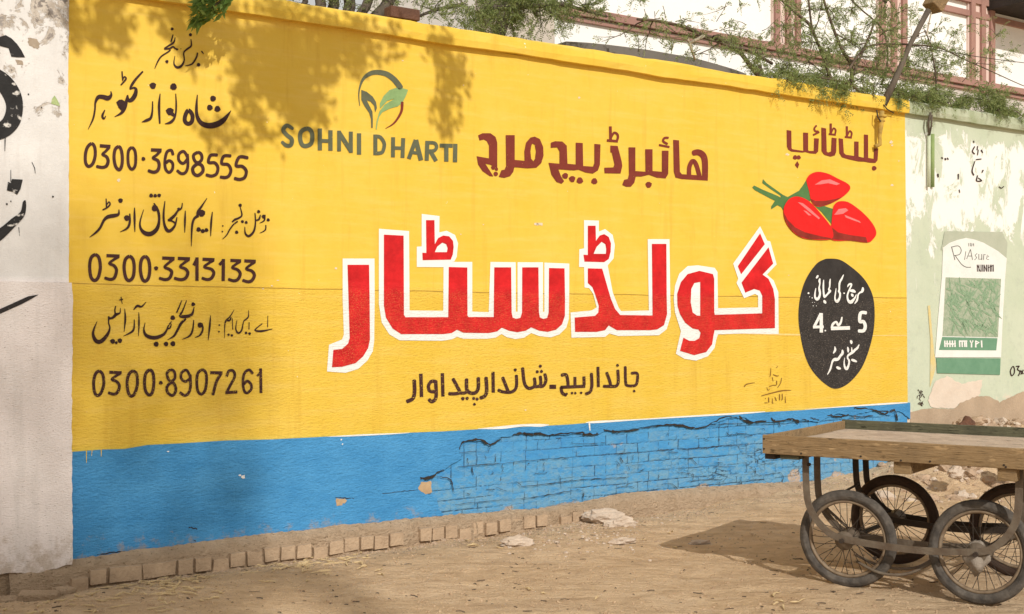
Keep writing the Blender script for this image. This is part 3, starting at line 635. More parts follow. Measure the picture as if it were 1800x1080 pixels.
p.dot(690, 492, 34).dot(724, 494, 32).dot(757, 492, 32).dot(720, 598, 56).st([(714, 558, 12), (748, 620, 22), (757, 700, 22), (738, 770, 32), (690, 810, 38), (640, 806, 36), (604, 768, 22), (598, 710, 14), (628, 610, 5)])
p.st([(805, 540, 8), (794, 640, 18), (798, 720, 20), (820, 778, 28), (850, 785, 26), (888, 742, 18), (905, 675, 10)]).st([(950, 555, 8), (942, 598, 14), (912, 620, 16), (888, 655, 22), (850, 690, 26), (832, 700, 12), (865, 705, 14), (895, 725, 14)]).dot(920, 605, 26)
p.st([(975, 620, 8), (972, 700, 18), (970, 800, 6)]).st([(1155, 515, 5), (1112, 580, 16), (1082, 625, 24), (1075, 655, 20)]).dot(1110, 640, 62).st([(1080, 662, 26), (1046, 690, 20), (1030, 760, 18), (1025, 915, 5)])
p.dot(1085, 775, 40).dot(1120, 788, 36).dot(1150, 780, 34).st([(1200, 630, 8), (1190, 720, 18), (1186, 830, 6)]).dot(1287, 745, 14).dot(1283, 792, 14)
p.st([(1410, 708, 12), (1375, 735, 12), (1345, 775, 12), (1320, 820, 10), (1285, 855, 4)]).st([(1432, 590, 8), (1446, 655, 14), (1420, 680, 16), (1390, 692, 18), (1365, 712, 12)]).dot(1432, 574, 30).dot(1402, 798, 30).dot(1450, 710, 26).dot(1482, 716, 26)
p.st([(1555, 640, 10), (1559, 720, 13), (1545, 790, 18), (1505, 830, 20), (1475, 808, 15), (1470, 755, 6)]).dot(1585, 626, 28).st([(1560, 700, 10), (1588, 690, 16), (1600, 655, 9)]).dot(1628, 668, 34).st([(1638, 655, 10), (1632, 700, 13), (1595, 722, 5)]).st([(1645, 740, 10), (1640, 780, 12), (1595, 806, 4)]).dot(1665, 695, 28)
p.end("name_lettering", M_BLACK, yw, label="second Urdu name line between two phone numbers")
p = Paint(*C)
p.st([(225, 133), (190, 160), (178, 235), (190, 320), (220, 347), (250, 320), (267, 240), (256, 160)], 28, True)
def three(p, x0, x1, yt, xm, ym, xr, y2, yb, xl, w=27):
    p.ln([(x0, yt), (x1, yt+4)], w); p.st([(x1-12, yt+10, w), ((x1+xm)/2-4, (yt+ym)/2, w-5), (xm, ym, w-5), (xr-22, ym+18, w-1), (xr, y2, w), (xr-18, yb-14, w), ((xl+xr)/2-4, yb, w-1), (xl, yb-12, w-2)]); return p
three(p, 318, 428, 140, 342, 205, 402, 262, 338, 306); three(p, 782, 886, 160, 802, 235, 862, 278, 340, 760); three(p, 912, 1014, 163, 932, 232, 996, 282, 340, 886); three(p, 1118, 1218, 170, 1132, 235, 1212, 285, 340, 1116); three(p, 1350, 1440, 180, 1366, 240, 1432, 292, 350, 1336); three(p, 1466, 1562, 184, 1482, 250, 1550, 302, 358, 1455)
p.st([(510, 146), (475, 175), (465, 245), (480, 325), (510, 347), (540, 315), (549, 240), (540, 175)], 28, True).st([(640, 148), (610, 175), (600, 250), (615, 330), (640, 352), (668, 325), (679, 250), (668, 175)], 28, True).dot(732, 246, 36)
p.ln([(1072, 155), (1072, 350)], 28).ln([(1068, 172), (1044, 222)], 24).ln([(1292, 168), (1290, 352)], 28).ln([(1288, 185), (1258, 218)], 24)
p.end("phone_number", M_BROWN, yw, label="phone number ending in 3133")
p = Paint(*D)
p.st([(240, 310, 5), (215, 370, 15), (207, 420, 24), (232, 472, 34), (275, 474, 34), (325, 420, 26), (346, 365, 14), (336, 320, 12), (338, 270, 16)]).st([(338, 285, 18), (370, 278, 20), (398, 252, 24), (430, 238, 12), (434, 198, 5)]).st([(395, 182, 9), (388, 215, 12), (392, 250, 14)])
p.st([(440, 108, 10), (444, 135, 8), (450, 162, 5)]).ln([(425, 132), (456, 124)], 10).dot(370, 475, 42).dot(430, 470, 40).dot(400, 486, 26).st([(470, 205, 5), (475, 290, 18), (465, 395, 5)]).st([(550, 295, 8), (548, 360, 15), (530, 395, 18), (460, 432, 4)]).st([(587, 235, 5), (589, 320, 16), (585, 430, 5)]).st([(545, 212, 8), (575, 180, 20), (610, 186, 15), (648, 148, 5)])
p.st([(640, 320, 5), (630, 380, 15), (652, 428, 28), (720, 445, 32), (790, 420, 24), (820, 380, 16), (832, 348, 12), (860, 310, 8)]).st([(820, 372, 12), (848, 362, 14), (858, 330, 8)]).dot(870, 278, 40).dot(733, 498, 44).dot(815, 497, 40).dot(872, 495, 44).st([(828, 462, 4), (880, 430, 18), (910, 380, 20), (940, 325, 22), (978, 290, 16)])
p.st([(945, 135, 7), (925, 185, 12), (903, 235, 12)]).st([(985, 135, 7), (955, 215, 13), (932, 262, 22), (980, 268, 28), (1030, 250, 22), (1048, 190, 7)]).dot(1040, 166, 34).st([(1045, 300, 8), (1036, 380, 15), (1010, 430, 15), (950, 458, 4)])
p.dot(1098, 340, 46).st([(1112, 325, 12), (1121, 370, 16), (1100, 420, 16), (1055, 445, 4)]).st([(1185, 260, 5), (1178, 350, 17), (1165, 465, 5)]).dot(1258, 340, 15).dot(1255, 395, 15)
p.st([(1380, 215, 5), (1346, 270, 10), (1312, 305, 14), (1303, 360, 9), (1302, 445, 4)]).st([(1320, 302, 14), (1345, 300, 16), (1356, 275, 9)]).st([(1366, 285, 6), (1370, 375, 8)]).dot(1335, 420, 22).dot(1362, 426, 22)
p.st([(1405, 300, 5), (1395, 370, 11), (1416, 406, 15), (1445, 380, 13), (1460, 310, 9), (1480, 292, 12), (1500, 268, 10), (1502, 215, 4)]).st([(1506, 318, 8), (1505, 375, 8)]).dot(1480, 405, 24).dot(1510, 411, 24)
p.st([(1615, 328, 8), (1572, 362, 9), (1556, 384, 12), (1610, 390, 18), (1700, 372, 4)]).st([(1662, 262, 5), (1660, 355, 8)])
p.end("name_lettering", M_BLACK, yw, label="third Urdu name line above the lowest phone number")
p = Paint(*D)
p.st([(258, 723), (225, 750), (211, 820), (220, 900), (245, 927), (275, 900), (296, 830), (288, 755)], 26, True); three(p, 342, 445, 732, 362, 792, 426, 850, 915, 336, 26)
p.st([(540, 723), (505, 750), (490, 820), (500, 900), (525, 932), (555, 905), (576, 830), (570, 750)], 26, True).st([(680, 713), (645, 745), (635, 820), (645, 890), (675, 922), (702, 895), (713, 810), (705, 740)], 26, True).dot(770, 820, 34)
p.st([(855, 712), (823, 740), (834, 790), (860, 806), (888, 780), (884, 730)], 23, True).st([(860, 818), (823, 852), (828, 900), (868, 926), (896, 885), (886, 835)], 24, True).st([(1016, 770), (985, 715), (945, 735), (940, 782), (975, 810), (1012, 785)], 23).st([(1015, 755), (1018, 850), (1000, 908), (968, 925), (932, 902)], 24)
p.st([(1115, 712), (1080, 740), (1070, 810), (1080, 890), (1110, 915), (1140, 880), (1152, 800), (1145, 735)], 24, True).ln([(1182, 735), (1285, 738)], 26).st([(1272, 745), (1235, 810), (1205, 918)], 25).st([(1320, 765), (1338, 722), (1375, 722), (1386, 768), (1350, 840), (1318, 900)], 23).ln([(1308, 903), (1408, 896)], 25)
p.st([(1535, 742), (1505, 712), (1465, 745), (1455, 820), (1465, 885), (1490, 905), (1525, 870), (1520, 830), (1490, 805), (1460, 835)], 22).ln([(1602, 700), (1605, 905)], 24).ln([(1598, 735), (1572, 765)], 18)
p.end("phone_number", m_paint("worn brown lettering", (.055, .02, .018), .15, vary=.3, wear_low=.45, ws=110), yw, label="worn phone number ending in 7261")

# ---- logo and its name
E = (480, 110, .21111)
lg = Paint(*E)
lg.st([(722, 360, 6), (714, 280, 10), (722, 210, 14), (750, 140, 24), (800, 97, 36), (860, 82, 40), (940, 95, 44), (1000, 135, 46), (1040, 180, 48), (1062, 212, 46)])
lg.poly([(735, 228), (780, 245), (830, 285), (858, 330), (865, 380), (850, 418), (842, 360), (810, 325), (780, 315), (800, 355), (828, 410), (831, 470), (830, 545), (818, 545), (815, 470), (800, 420), (760, 360), (735, 310)])
logo = lg.end("leaf_emblem", M_GREY, yw, label="round emblem of two leaves under a grey arc")
q = Paint(*E); q.poly([(1030, 210), (1075, 214), (1125, 228), (1110, 270), (1080, 330), (1040, 365), (970, 385), (910, 415), (885, 450), (872, 500), (862, 562), (855, 555), (862, 490), (885, 410), (930, 352), (1015, 300), (950, 320), (890, 385), (890, 340), (920, 280), (970, 230)])
q.end("pale_leaf", M_LGREEN, logo)
q = Paint(*E); q.st([(1075, 332, 24), (1071, 400, 21), (1042, 460, 18), (1000, 512, 13), (936, 551, 4)]); q.end("lower_arc", M_MAROON, logo)
p = Paint(*E)
p.st([(165, 552, 26), (115, 525, 34), (85, 562, 36), (112, 602, 34), (155, 640, 36), (148, 688, 34), (110, 692, 32), (75, 662, 26)]).st([(277, 552), (232, 580), (226, 640), (245, 688), (280, 695), (318, 672), (327, 610), (312, 565)], 36, True)
for a, b, c, d, w in ((390, 550, 390, 732, 36), (478, 565, 478, 735, 36), (392, 652, 478, 655, 30), (550, 568, 550, 740, 32), (648, 576, 648, 752, 33), (548, 580, 650, 740, 36), (716, 590, 716, 768, 36), (852, 600, 852, 772, 34), (1000, 623, 998, 790, 33), (1084, 630, 1078, 795, 33), (1000, 712, 1080, 714, 28), (1188, 645, 1130, 803, 34), (1190, 645, 1232, 815, 38), (1150, 748, 1222, 757, 26), (1285, 653, 1280, 817, 34), (1312, 742, 1358, 822, 34), (1388, 692, 1496, 694, 32), (1443, 700, 1443, 826, 36), (1518, 678, 1515, 831, 36)): p.ln([(a, b), (c, d)], w)
p.st([(850, 617), (892, 622), (926, 675), (915, 738), (890, 755), (850, 757)], 30).st([(1285, 668), (1345, 672), (1362, 705), (1340, 735), (1290, 737)], 28)
p.end("company_lettering", M_GREY, yw, label="grey Latin capitals below the leaf emblem")

# ---- maroon heading
F_ = (820, 200, .25556)
p = Paint(*F_)
p.poly([(80, 150), (110, 135), (165, 135), (200, 160), (212, 200), (212, 375), (200, 370), (165, 352), (130, 345), (175, 415), (185, 432), (160, 430), (110, 395), (80, 350), (70, 293), (155, 308), (155, 220), (140, 190), (120, 178), (90, 185)]).dot(184, 372, 30).dot(207, 382, 24).dot(201, 415, 32)
p.poly([(270, 148), (332, 148), (332, 318), (400, 325), (398, 260), (410, 200), (440, 165), (470, 158), (505, 175), (528, 230), (530, 290), (515, 340), (480, 372), (420, 376), (330, 368), (322, 400), (300, 430), (260, 442), (222, 435), (240, 390), (262, 385), (273, 360)], [[(455, 205), (470, 215), (478, 260), (472, 310), (460, 328), (445, 310), (440, 260), (446, 220)]])
p.poly([(580, 200), (610, 190), (660, 192), (690, 220), (695, 345), (752, 350), (752, 200), (800, 202), (803, 360), (870, 365), (880, 340), (880, 208), (922, 212), (918, 350), (905, 390), (870, 412), (820, 405), (770, 385), (740, 390), (700, 388), (632, 382), (650, 430), (672, 465), (655, 482), (620, 470), (585, 420), (565, 338), (640, 345), (640, 260), (625, 232), (580, 235)])
for x, y, w in ((680, 428, 42), (728, 450, 44), (780, 460, 46), (880, 465, 44), (1253, 490, 44)): p.dot(x, y, w)
p.poly([(990, 220), (1040, 222), (1068, 330), (1072, 360), (1060, 412), (950, 410), (948, 372), (1010, 370), (1018, 350), (1000, 270), (990, 265)]).ln([(990, 88), (992, 188)], 19).ln([(966, 184), (1042, 190)], 17).st([(992, 168), (1015, 132), (1038, 142), (1042, 165), (1034, 188)], 16)
p.poly([(1115, 232), (1162, 232), (1162, 395), (1232, 400), (1230, 245), (1280, 245), (1280, 395), (1345, 400), (1345, 255), (1390, 255), (1388, 415), (1370, 445), (1310, 440), (1255, 420), (1205, 432), (1165, 432), (1155, 475), (1130, 503), (1100, 503), (1072, 490), (1085, 455), (1110, 450), (1118, 420)])
p.st([(1388, 166), (1362, 168), (1354, 190), (1382, 208)], 15).ln([(1324, 216), (1397, 230)], 15)
p.poly([(1422, 180), (1462, 184), (1468, 400), (1482, 417), (1660, 428), (1660, 461), (1480, 450), (1438, 440), (1426, 400)]).st([(1560, 272, 36), (1592, 266, 42), (1625, 284, 44), (1640, 330, 42), (1641, 440, 40)]).st([(1531, 425), (1534, 365), (1556, 326), (1580, 350), (1602, 425)], 30)
p.end("maroon_heading", M_MAROON, yw, label="maroon Urdu heading across the middle of the wall")
G = (1300, 200, .22222)
p = Paint(*G)
p.poly([(373, 130), (410, 135), (412, 275), (420, 282), (505, 295), (503, 150), (543, 152), (543, 290), (550, 295), (588, 295), (590, 195), (628, 197), (622, 300), (605, 318), (560, 315), (520, 304), (500, 308), (410, 300), (385, 285), (375, 260)]).dot(440, 346, 36).dot(468, 346, 34).poly([(457, 375), (472, 402), (460, 434), (438, 405)])
p.st([(608, 95), (592, 118), (600, 138), (622, 140)], 14).ln([(582, 170), (632, 145)], 14).poly([(648, 110), (685, 118), (690, 300), (700, 308), (725, 300), (730, 190), (768, 195), (765, 300), (755, 330), (720, 340), (670, 325), (650, 295)])
for dx, dy in ((0, 0), (127, 22)): p.ln([(722+dx, 78+dy), (723+dx, 166+dy)], 17).ln([(706+dx, 162+dy), (762+dx, 168+dy)], 15).st([(726+dx, 150+dy), (744+dx, 116+dy), (761+dx, 132+dy), (755+dx, 166+dy)], 13)
p.poly([(785, 195), (818, 200), (825, 310), (840, 325), (908, 335), (908, 220), (942, 222), (942, 340), (985, 350), (985, 165), (1017, 168), (1018, 350), (1062, 358), (1065, 270), (1098, 275), (1092, 370), (1075, 390), (1030, 388), (990, 380), (940, 378), (860, 360), (810, 345), (790, 310)]).dot(1065, 432, 38)
p.end("maroon_heading", M_MAROON, yw, label="shorter maroon Urdu heading above the painted chillies")

# ---- big red word outlined in white
I_ = (560, 360, .2962); J = (960, 360, .2962)
w_ = Paint(*I_, o=.003)
w_.poly([(143, 320), (332, 320), (333, 560), (330, 810), (322, 870), (290, 925), (235, 975), (160, 998), (50, 990), (62, 832), (110, 812), (140, 800), (150, 770), (143, 560)])
w_.poly([(358, 143), (537, 157), (540, 628), (740, 630), (742, 340), (912, 340), (912, 635), (1010, 638), (1020, 340), (1170, 342), (1171, 636), (1181, 636), (1181, 342), (1332, 342), (1332, 636), (1340, 636), (1340, 344), (1488, 350), (1487, 560), (1485, 680), (1470, 730), (1430, 770), (1380, 788), (1310, 780), (1262, 762), (1220, 790), (1170, 798), (1120, 788), (1086, 768), (1050, 790), (1000, 796), (860, 796), (822, 785), (790, 800), (730, 808), (480, 805), (420, 770), (375, 700), (358, 590)])
w_.poly([(612, 55), (718, 68), (716, 165), (760, 155), (810, 180), (828, 230), (820, 310), (805, 338), (742, 345), (742, 371), (583, 370), (583, 250), (612, 248)])
w2 = Paint(*J, o=.003); w2.mb = w_.mb; w2.k = 3
w2.poly([(225, 366), (366, 364), (395, 520), (430, 610), (445, 632), (610, 628), (603, 205), (732, 205), (737, 560), (740, 660), (715, 740), (670, 775), (430, 780), (375, 765), (350, 785), (150, 790), (145, 640), (270, 628), (300, 610), (280, 530), (255, 495), (228, 492)])
w2.poly([(225, 92), (313, 95), (313, 160), (350, 145), (395, 180), (408, 240), (400, 320), (366, 360), (366, 375), (195, 370), (197, 265), (225, 260)])
w2.poly([(1270, 128), (1312, 214), (1330, 218), (1368, 355), (1310, 415), (1350, 450), (1378, 520), (1380, 768), (1160, 765), (1020, 770), (1010, 800), (1000, 850), (960, 900), (890, 926), (820, 915), (770, 885), (800, 752), (765, 640), (757, 560), (765, 480), (790, 410), (840, 365), (900, 360), (1000, 375), (1017, 400), (1020, 615), (1258, 610), (1258, 540), (1240, 530), (1175, 555), (1130, 465), (1140, 440), (1110, 350)])
outl = w_.end("word_outline", M_WPAINT, yw, label="white outline of the large red Urdu word")
r = Paint(*I_, o=.0062)
r.poly([(172, 357), (300, 357), (303, 560), (305, 800), (295, 850), (265, 900), (220, 940), (140, 962), (80, 965), (88, 862), (140, 856), (175, 825), (185, 790), (178, 560)])
r.poly([(388, 178), (505, 184), (507, 655), (516, 668), (770, 668), (773, 370), (883, 373), (884, 660), (890, 667), (1040, 667), (1043, 372), (1143, 372), (1146, 640), (1152, 670), (1172, 678), (1198, 672), (1208, 640), (1209, 372), (1305, 372), (1308, 640), (1314, 670), (1335, 678), (1357, 672), (1366, 640), (1368, 376), (1460, 378), (1463, 560), (1462, 660), (1445, 710), (1410, 742), (1360, 755), (1310, 748), (1262, 728), (1230, 748), (1180, 757), (1130, 748), (1088, 730), (1060, 752), (1010, 762), (860, 760), (822, 742), (790, 762), (740, 768), (490, 768), (440, 735), (400, 670), (388, 600)])
r.poly([(638, 92), (688, 92), (690, 235), (710, 198), (740, 183), (775, 188), (798, 215), (802, 250), (797, 295), (785, 326), (618, 329), (616, 285), (640, 287)], [[(690, 282), (705, 248), (735, 225), (758, 235), (766, 258), (762, 282)]])
r2 = Paint(*J, o=.0062); r2.mb = r.mb; r2.k = 3
r2.poly([(248, 378), (333, 380), (385, 560), (410, 620), (440, 655), (632, 658), (628, 233), (714, 233), (716, 560), (718, 650), (700, 715), (660, 740), (620, 745), (420, 745), (372, 717), (350, 745), (300, 755), (172, 755), (170, 670), (290, 660), (310, 640), (313, 600), (292, 535), (275, 490), (248, 465)])
r2.poly([(248, 125), (294, 125), (296, 215), (318, 183), (345, 175), (372, 192), (385, 230), (383, 280), (372, 322), (345, 341), (228, 338), (222, 297), (248, 299)], [[(282, 292), (300, 250), (330, 220), (352, 235), (357, 262), (355, 292)]])
r2.poly([(1270, 170), (1298, 235), (1158, 413), (1138, 365)])
r2.poly([(1320, 253), (1348, 350), (1285, 415), (1320, 440), (1348, 500), (1358, 560), (1358, 733), (1000, 745), (993, 780), (985, 830), (950, 875), (880, 893), (795, 868), (815, 790), (850, 808), (882, 808), (910, 792), (917, 760), (905, 742), (870, 735), (825, 700), (795, 650), (780, 600), (778, 530), (800, 460), (840, 412), (910, 393), (990, 412), (998, 440), (998, 640), (1002, 654), (1283, 645), (1283, 540), (1268, 510), (1235, 500), (1183, 522), (1160, 462)], [[(915, 458), (880, 465), (862, 500), (858, 580), (870, 640), (895, 658), (915, 660)]])
r.end("red_word", M_RED, yw, label="large red Urdu word outlined in white")

# ---- line below the red word
K = (700, 620, .24444)
p = Paint(*K, wf=.94)
for pts, w in (([(115, 200), (118, 280), (105, 330), (64, 352)], 29), ([(270, 208), (238, 208), (218, 240), (228, 276), (268, 282)], 26), ([(270, 205), (272, 320), (244, 352), (222, 338)], 27), ([(395, 190), (425, 245), (442, 285), (410, 296), (366, 296)], 26), ([(440, 290), (480, 290), (500, 270)], 24), ([(492, 192), (494, 265), (520, 290), (556, 288), (576, 255), (576, 182)], 27), ([(632, 180), (637, 270), (625, 310), (592, 327)], 27), ([(752, 180), (776, 240), (792, 280)], 24), ([(720, 270), (760, 284), (820, 282), (850, 245), (850, 165)], 24),
               ([(895, 112), (907, 215), (935, 256), (972, 248), (984, 225), (980, 185)], 25), ([(980, 245), (1012, 242), (1026, 220), (1022, 172)], 24), ([(1020, 245), (1045, 238), (1063, 200), (1055, 155)], 24), ([(1175, 163), (1208, 160), (1220, 205), (1222, 245)], 24), ([(1172, 250), (1180, 290), (1208, 306)], 24), ([(1390, 152), (1393, 240), (1380, 282), (1350, 298)], 24), ([(1500, 145), (1520, 200), (1530, 238)], 23), ([(1478, 242), (1530, 243), (1568, 240), (1583, 210), (1580, 128)], 23), ([(1633, 103), (1636, 215), (1652, 238), (1705, 236), (1720, 200), (1718, 150), (1678, 150)], 22)): p.st(pts, w)
for a, b, c, d, w in ((163, 152, 168, 320, 27), (318, 148, 322, 316, 26), (682, 138, 684, 288, 25), (1088, 246, 1136, 246, 32), (1168, 250, 1345, 242, 24), (1271, 175, 1272, 242, 23), (1336, 172, 1338, 242, 23), (1437, 102, 1440, 248, 22)): p.ln([(a, b), (c, d)], w)
for x, y, w in ((465, 332, 28), (496, 330, 26), (543, 330, 24), (567, 335, 24), (548, 372, 22), (842, 125, 24), (1000, 138, 24), (1030, 135, 24), (1022, 98, 24), (1212, 296, 18), (1250, 292, 20), (1273, 292, 20), (1316, 290, 20), (1577, 92, 22), (1697, 277, 20)): p.dot(x, y, w)
p.end("slogan_lettering", M_BROWN, yw, label="brown Urdu slogan under the large red word")

# ---- chillies
ch = Paint(*G, o=.003)
ch.poly([(185, 518), (215, 550), (340, 640), (380, 660), (470, 610), (500, 570), (535, 515), (548, 600), (560, 695), (490, 662), (430, 665), (390, 700), (350, 775), (330, 740), (300, 725), (250, 758), (250, 735), (280, 690), (230, 665), (120, 605), (100, 585), (115, 568), (180, 600), (300, 650), (325, 665), (325, 650), (250, 600), (180, 550)]).poly([(600, 735), (660, 728), (742, 755), (728, 875), (690, 830), (650, 780)])
chil = ch.end("chilli_painting", M_STEMG, yw, label="painting of three red chillies with green stalks")
for i, (a, dk, hs, of) in enumerate((
    ([(530, 520), (560, 480), (620, 460), (700, 475), (780, 515), (850, 550), (876, 582), (860, 620), (800, 670), (720, 712), (650, 735), (600, 730), (568, 690), (552, 620), (535, 560)], [(558, 672), (600, 690), (680, 690), (760, 675), (812, 660), (720, 712), (650, 735), (600, 730), (570, 695)], [[(595, 562), (650, 528), (715, 520), (795, 555), (768, 566), (700, 550), (640, 560)]], .0062),
    ([(740, 750), (765, 705), (810, 692), (870, 705), (960, 770), (1030, 840), (1070, 900), (1082, 950), (1060, 990), (1012, 1020), (880, 1005), (722, 995), (728, 870)], [(730, 900), (780, 940), (880, 962), (1000, 978), (1012, 1020), (880, 1005), (724, 995)], [[(748, 800), (785, 755), (840, 748), (860, 765), (820, 792), (770, 800)], [(830, 800), (950, 850), (960, 866), (840, 822)]], .0085),
    ([(360, 720), (400, 670), (460, 655), (530, 680), (590, 730), (650, 800), (700, 860), (736, 920), (725, 993), (560, 995), (470, 970), (400, 910), (360, 840), (348, 770)], [(350, 780), (380, 840), (440, 900), (520, 940), (640, 970), (724, 985), (722, 993), (560, 995), (470, 970), (400, 910), (360, 840)], [[(460, 700), (500, 708), (560, 755), (635, 825), (628, 836), (550, 775), (490, 725)], [(505, 765), (530, 772), (568, 805), (545, 805)]], .0108))):
    b = Paint(*G, o=of); b.poly(a, smooth=True); c = b.end("chilli", M_CHILLI, chil)
    b = Paint(*G, o=of+.0008); b.poly(dk); b.end("lower_side", M_CHILLID, chil)
    b = Paint(*G, o=of+.0010); [b.poly(h) for h in hs]; b.end("gleam", M_CHILLIH, chil)
# ---- black oval with white writing
H_ = (1380, 440, .24064)
ov = Paint(*H_, o=.003)
ov.poly([(320, 62), (400, 70), (480, 120), (560, 190), (610, 260), (645, 350), (655, 470), (645, 600), (610, 740), (560, 860), (490, 950), (420, 1000), (360, 1012), (310, 990), (240, 930), (180, 850), (140, 750), (112, 620), (98, 500), (105, 380), (130, 270), (170, 180), (230, 100), (280, 70)], smooth=True)
oval = ov.end("black_oval", M_OVAL, yw, label="black oval lettered in white below the chillies")
p = Paint(1420, 475, .061111, o=.006, wf=1.06)
p.st([(1578, 505, 40), (1582, 560, 70), (1560, 618, 62), (1500, 650, 42), (1450, 705, 40), (1432, 800, 46), (1410, 880, 50), (1350, 965, 26)]).st([(1140, 490, 14), (1170, 430, 44), (1220, 400, 52), (1255, 420, 46), (1222, 510, 42), (1172, 620, 42), (1138, 740, 44), (1152, 850, 54), (1200, 915, 84), (1252, 915, 92), (1312, 855, 62), (1360, 790, 42), (1395, 705, 18)])
p.st([(1225, 595, 56), (1300, 600, 84), (1365, 632, 44)]).st([(1258, 690, 40), (1280, 725, 72), (1300, 760, 36)])
p.st([(1027, 138, 22), (980, 240, 46), (920, 350, 52), (906, 450, 46), (905, 560, 46), (892, 610, 52), (925, 670, 52), (920, 780, 52), (880, 865, 68), (840, 905, 76), (792, 860, 52), (780, 780, 38), (796, 660, 32), (812, 528, 16)]).dot(1045, 668, 44)
p.st([(647, 258, 22), (634, 350, 42), (628, 480, 38), (602, 560, 44), (640, 600, 62), (610, 640, 60), (560, 700, 46), (505, 755, 56), (470, 792, 36)]).st([(456, 288, 22), (448, 420, 42), (450, 600, 46), (468, 765, 52)]).st([(466, 880, 50), (488, 915, 74), (515, 950, 44)])
p.st([(346, 252, 36), (334, 320, 58), (346, 390, 36), (326, 500, 42), (336, 580, 58), (350, 680, 54), (320, 790, 64), (265, 835, 84), (212, 790, 54), (205, 690, 40), (229, 525, 20)]).st([(292, 155, 34), (275, 190, 56), (245, 232, 34)])
for x, y, w in ((20, 665, 54), (125, 800, 34), (50, 770, 22), (130, 930, 22), (245, 1030, 24), (190, 930, 18), (155, 1030, 26)): p.dot(x, y, w)
p2 = Paint(*H_, o=.006); p2.mb = p.mb
p2.st([(592, 458), (552, 460), (546, 520), (572, 522), (586, 555), (574, 588), (538, 590)], 24).ln([(335, 572), (474, 568)], 26).st([(340, 565, 14), (350, 540, 18), (374, 524, 14), (388, 548, 18), (406, 530, 16), (416, 490, 10)]).ln([(262, 462), (212, 562)], 20).ln([(204, 562), (282, 560)], 20).ln([(264, 460), (265, 602)], 24).dot(294, 588, 12)
p2 = Paint(1420, 590, .069444, o=.006, wf=1.06); p2.mb = p.mb
p2.st([(1298, 235, 22), (1252, 318, 52), (1192, 368, 56), (1140, 422, 60), (1060, 475, 54), (1012, 518, 42), (1010, 580, 38), (1045, 640, 44), (1036, 740, 44), (985, 845, 66), (938, 800, 46), (920, 700, 32), (931, 568, 14)]).st([(1110, 305, 18), (1114, 370, 34), (1122, 432, 44)]).st([(1010, 295, 26), (1020, 360, 50), (1022, 425, 26)])
p2.st([(1085, 130, 40), (1100, 165, 62), (1105, 210, 30)]).st([(1110, 612, 44), (1165, 635, 62), (1235, 662, 36)]).st([(874, 370, 34), (878, 445, 62), (822, 520, 54), (762, 600, 66), (692, 608, 78), (640, 632, 54), (605, 720, 40), (570, 850, 42), (498, 988, 20)]).st([(683, 285, 22), (692, 370, 54), (645, 452, 26)]).st([(735, 800, 50), (775, 825, 66), (825, 840, 44)])
p.end("white_lettering", M_WPAINT, oval)
# ---- painter's scribbled signature
L_ = (1290, 620, .10188)
p = Paint(*L_)
for l in ([(180, 585, 20), (230, 545, 16), (360, 522, 10)], [(640, 270, 8), (632, 380, 14), (620, 420, 8)], [(680, 380, 12), (740, 405, 18), (775, 398, 8)], [(730, 265, 8), (755, 240, 14)], [(665, 430, 14), (680, 500, 6)], [(825, 440, 10), (805, 530, 14), (755, 605, 10)], [(740, 490, 16), (735, 560, 12), (680, 565, 12), (615, 585, 14)], [(570, 600, 7), (590, 650, 10), (620, 630, 8)], [(480, 748, 14), (620, 708, 18), (830, 660, 22), (990, 652, 8)], [(545, 790, 12), (548, 800, 16)], [(600, 780, 20), (605, 860, 16)], [(530, 868, 12), (580, 868, 12)], [(665, 790, 8), (668, 870, 14), (685, 868, 10)], [(710, 770, 14), (735, 830, 16)], [(790, 720, 16), (790, 820, 18)], [(835, 715, 14), (838, 800, 16), (820, 820, 10)], [(888, 760, 8), (892, 865, 14)]): p.st(l)
p.end("signature", m_simple("thin brown ink", (.18, .08, .02), (.30, .15, .03), 60), yw, label="scribbled brown signature left of the black oval")
# ---- chips in the yellow
p = Paint(0, 0, 1, .0016)
for x, y, w in ((209, 317, 9), (590, 472, 7), (945, 395, 7), (952, 395, 6), (810, 412, 4), (707, 498, 4), (489, 493, 5), (478, 503, 4), (462, 508, 4), (924, 721, 4), (850, 395, 4), (1386, 484, 4), (708, 107, 4), (815, 150, 3), (1567, 250, 7), (1568, 256, 6), (1580, 283, 3), (1384, 272, 8), (1568, 326, 6), (1018, 172, 4)): p.chip(x, y, w)
p.ln([(940, 394), (953, 394)], 4, True)
p.end("paint_chip", M_CHIP, yw)

# ------------------------------------------------------------------ white wall at the left
ww = thing("whitewashed_wall", wall(-2, 0), "worn whitewashed wall with large black lettering left of the yellow wall", "wall")
def edge(pts, o): return [sz(x, y, o) for x, y in pts]
el = edge(rag([(121, -120), (121, 40), (120, 150), (121, 260), (121, 380), (121, 497)], 1.2, 10, 6), .05)
lo_z = sz(121, 497, .05)[1]
mb = MB(); mb.prism([(-4, lo_z)]+[el[-1]]+el[::-1][1:]+[(el[0][0], 6.2), (-4, 6.2)], fsz, -.35, .05); mb.build("upper_coat", M_WHITE, ww)
el2 = edge(rag([(126, 497), (128, 520), (127, 640), (126, 760), (127, 870), (128, 985)], 1.6, 9, 4), .08)
bot = edge(rag([(127, 992), (110, 996), (90, 1002), (60, 1008), (20, 1007), (-10, 1012), (-60, 1018)], 3, 8, 3), .08)
mb = MB(); mb.prism([(-4, bot[-1][1]-.02)]+bot[::-1]+el2[::-1]+[(-4, lo_z+.012)], fsz, -.35, .08); mb.build("lower_coat", M_WHITE, ww, bevel=.004)
mb = MB(); mb.prism([(-4, -.1), (sz(124, 990)[0], -.1), (sz(124, 990)[0], .2), (-4, .3)], fsz, -.3, .045); mb.build("footing", M_MORTAR, ww)
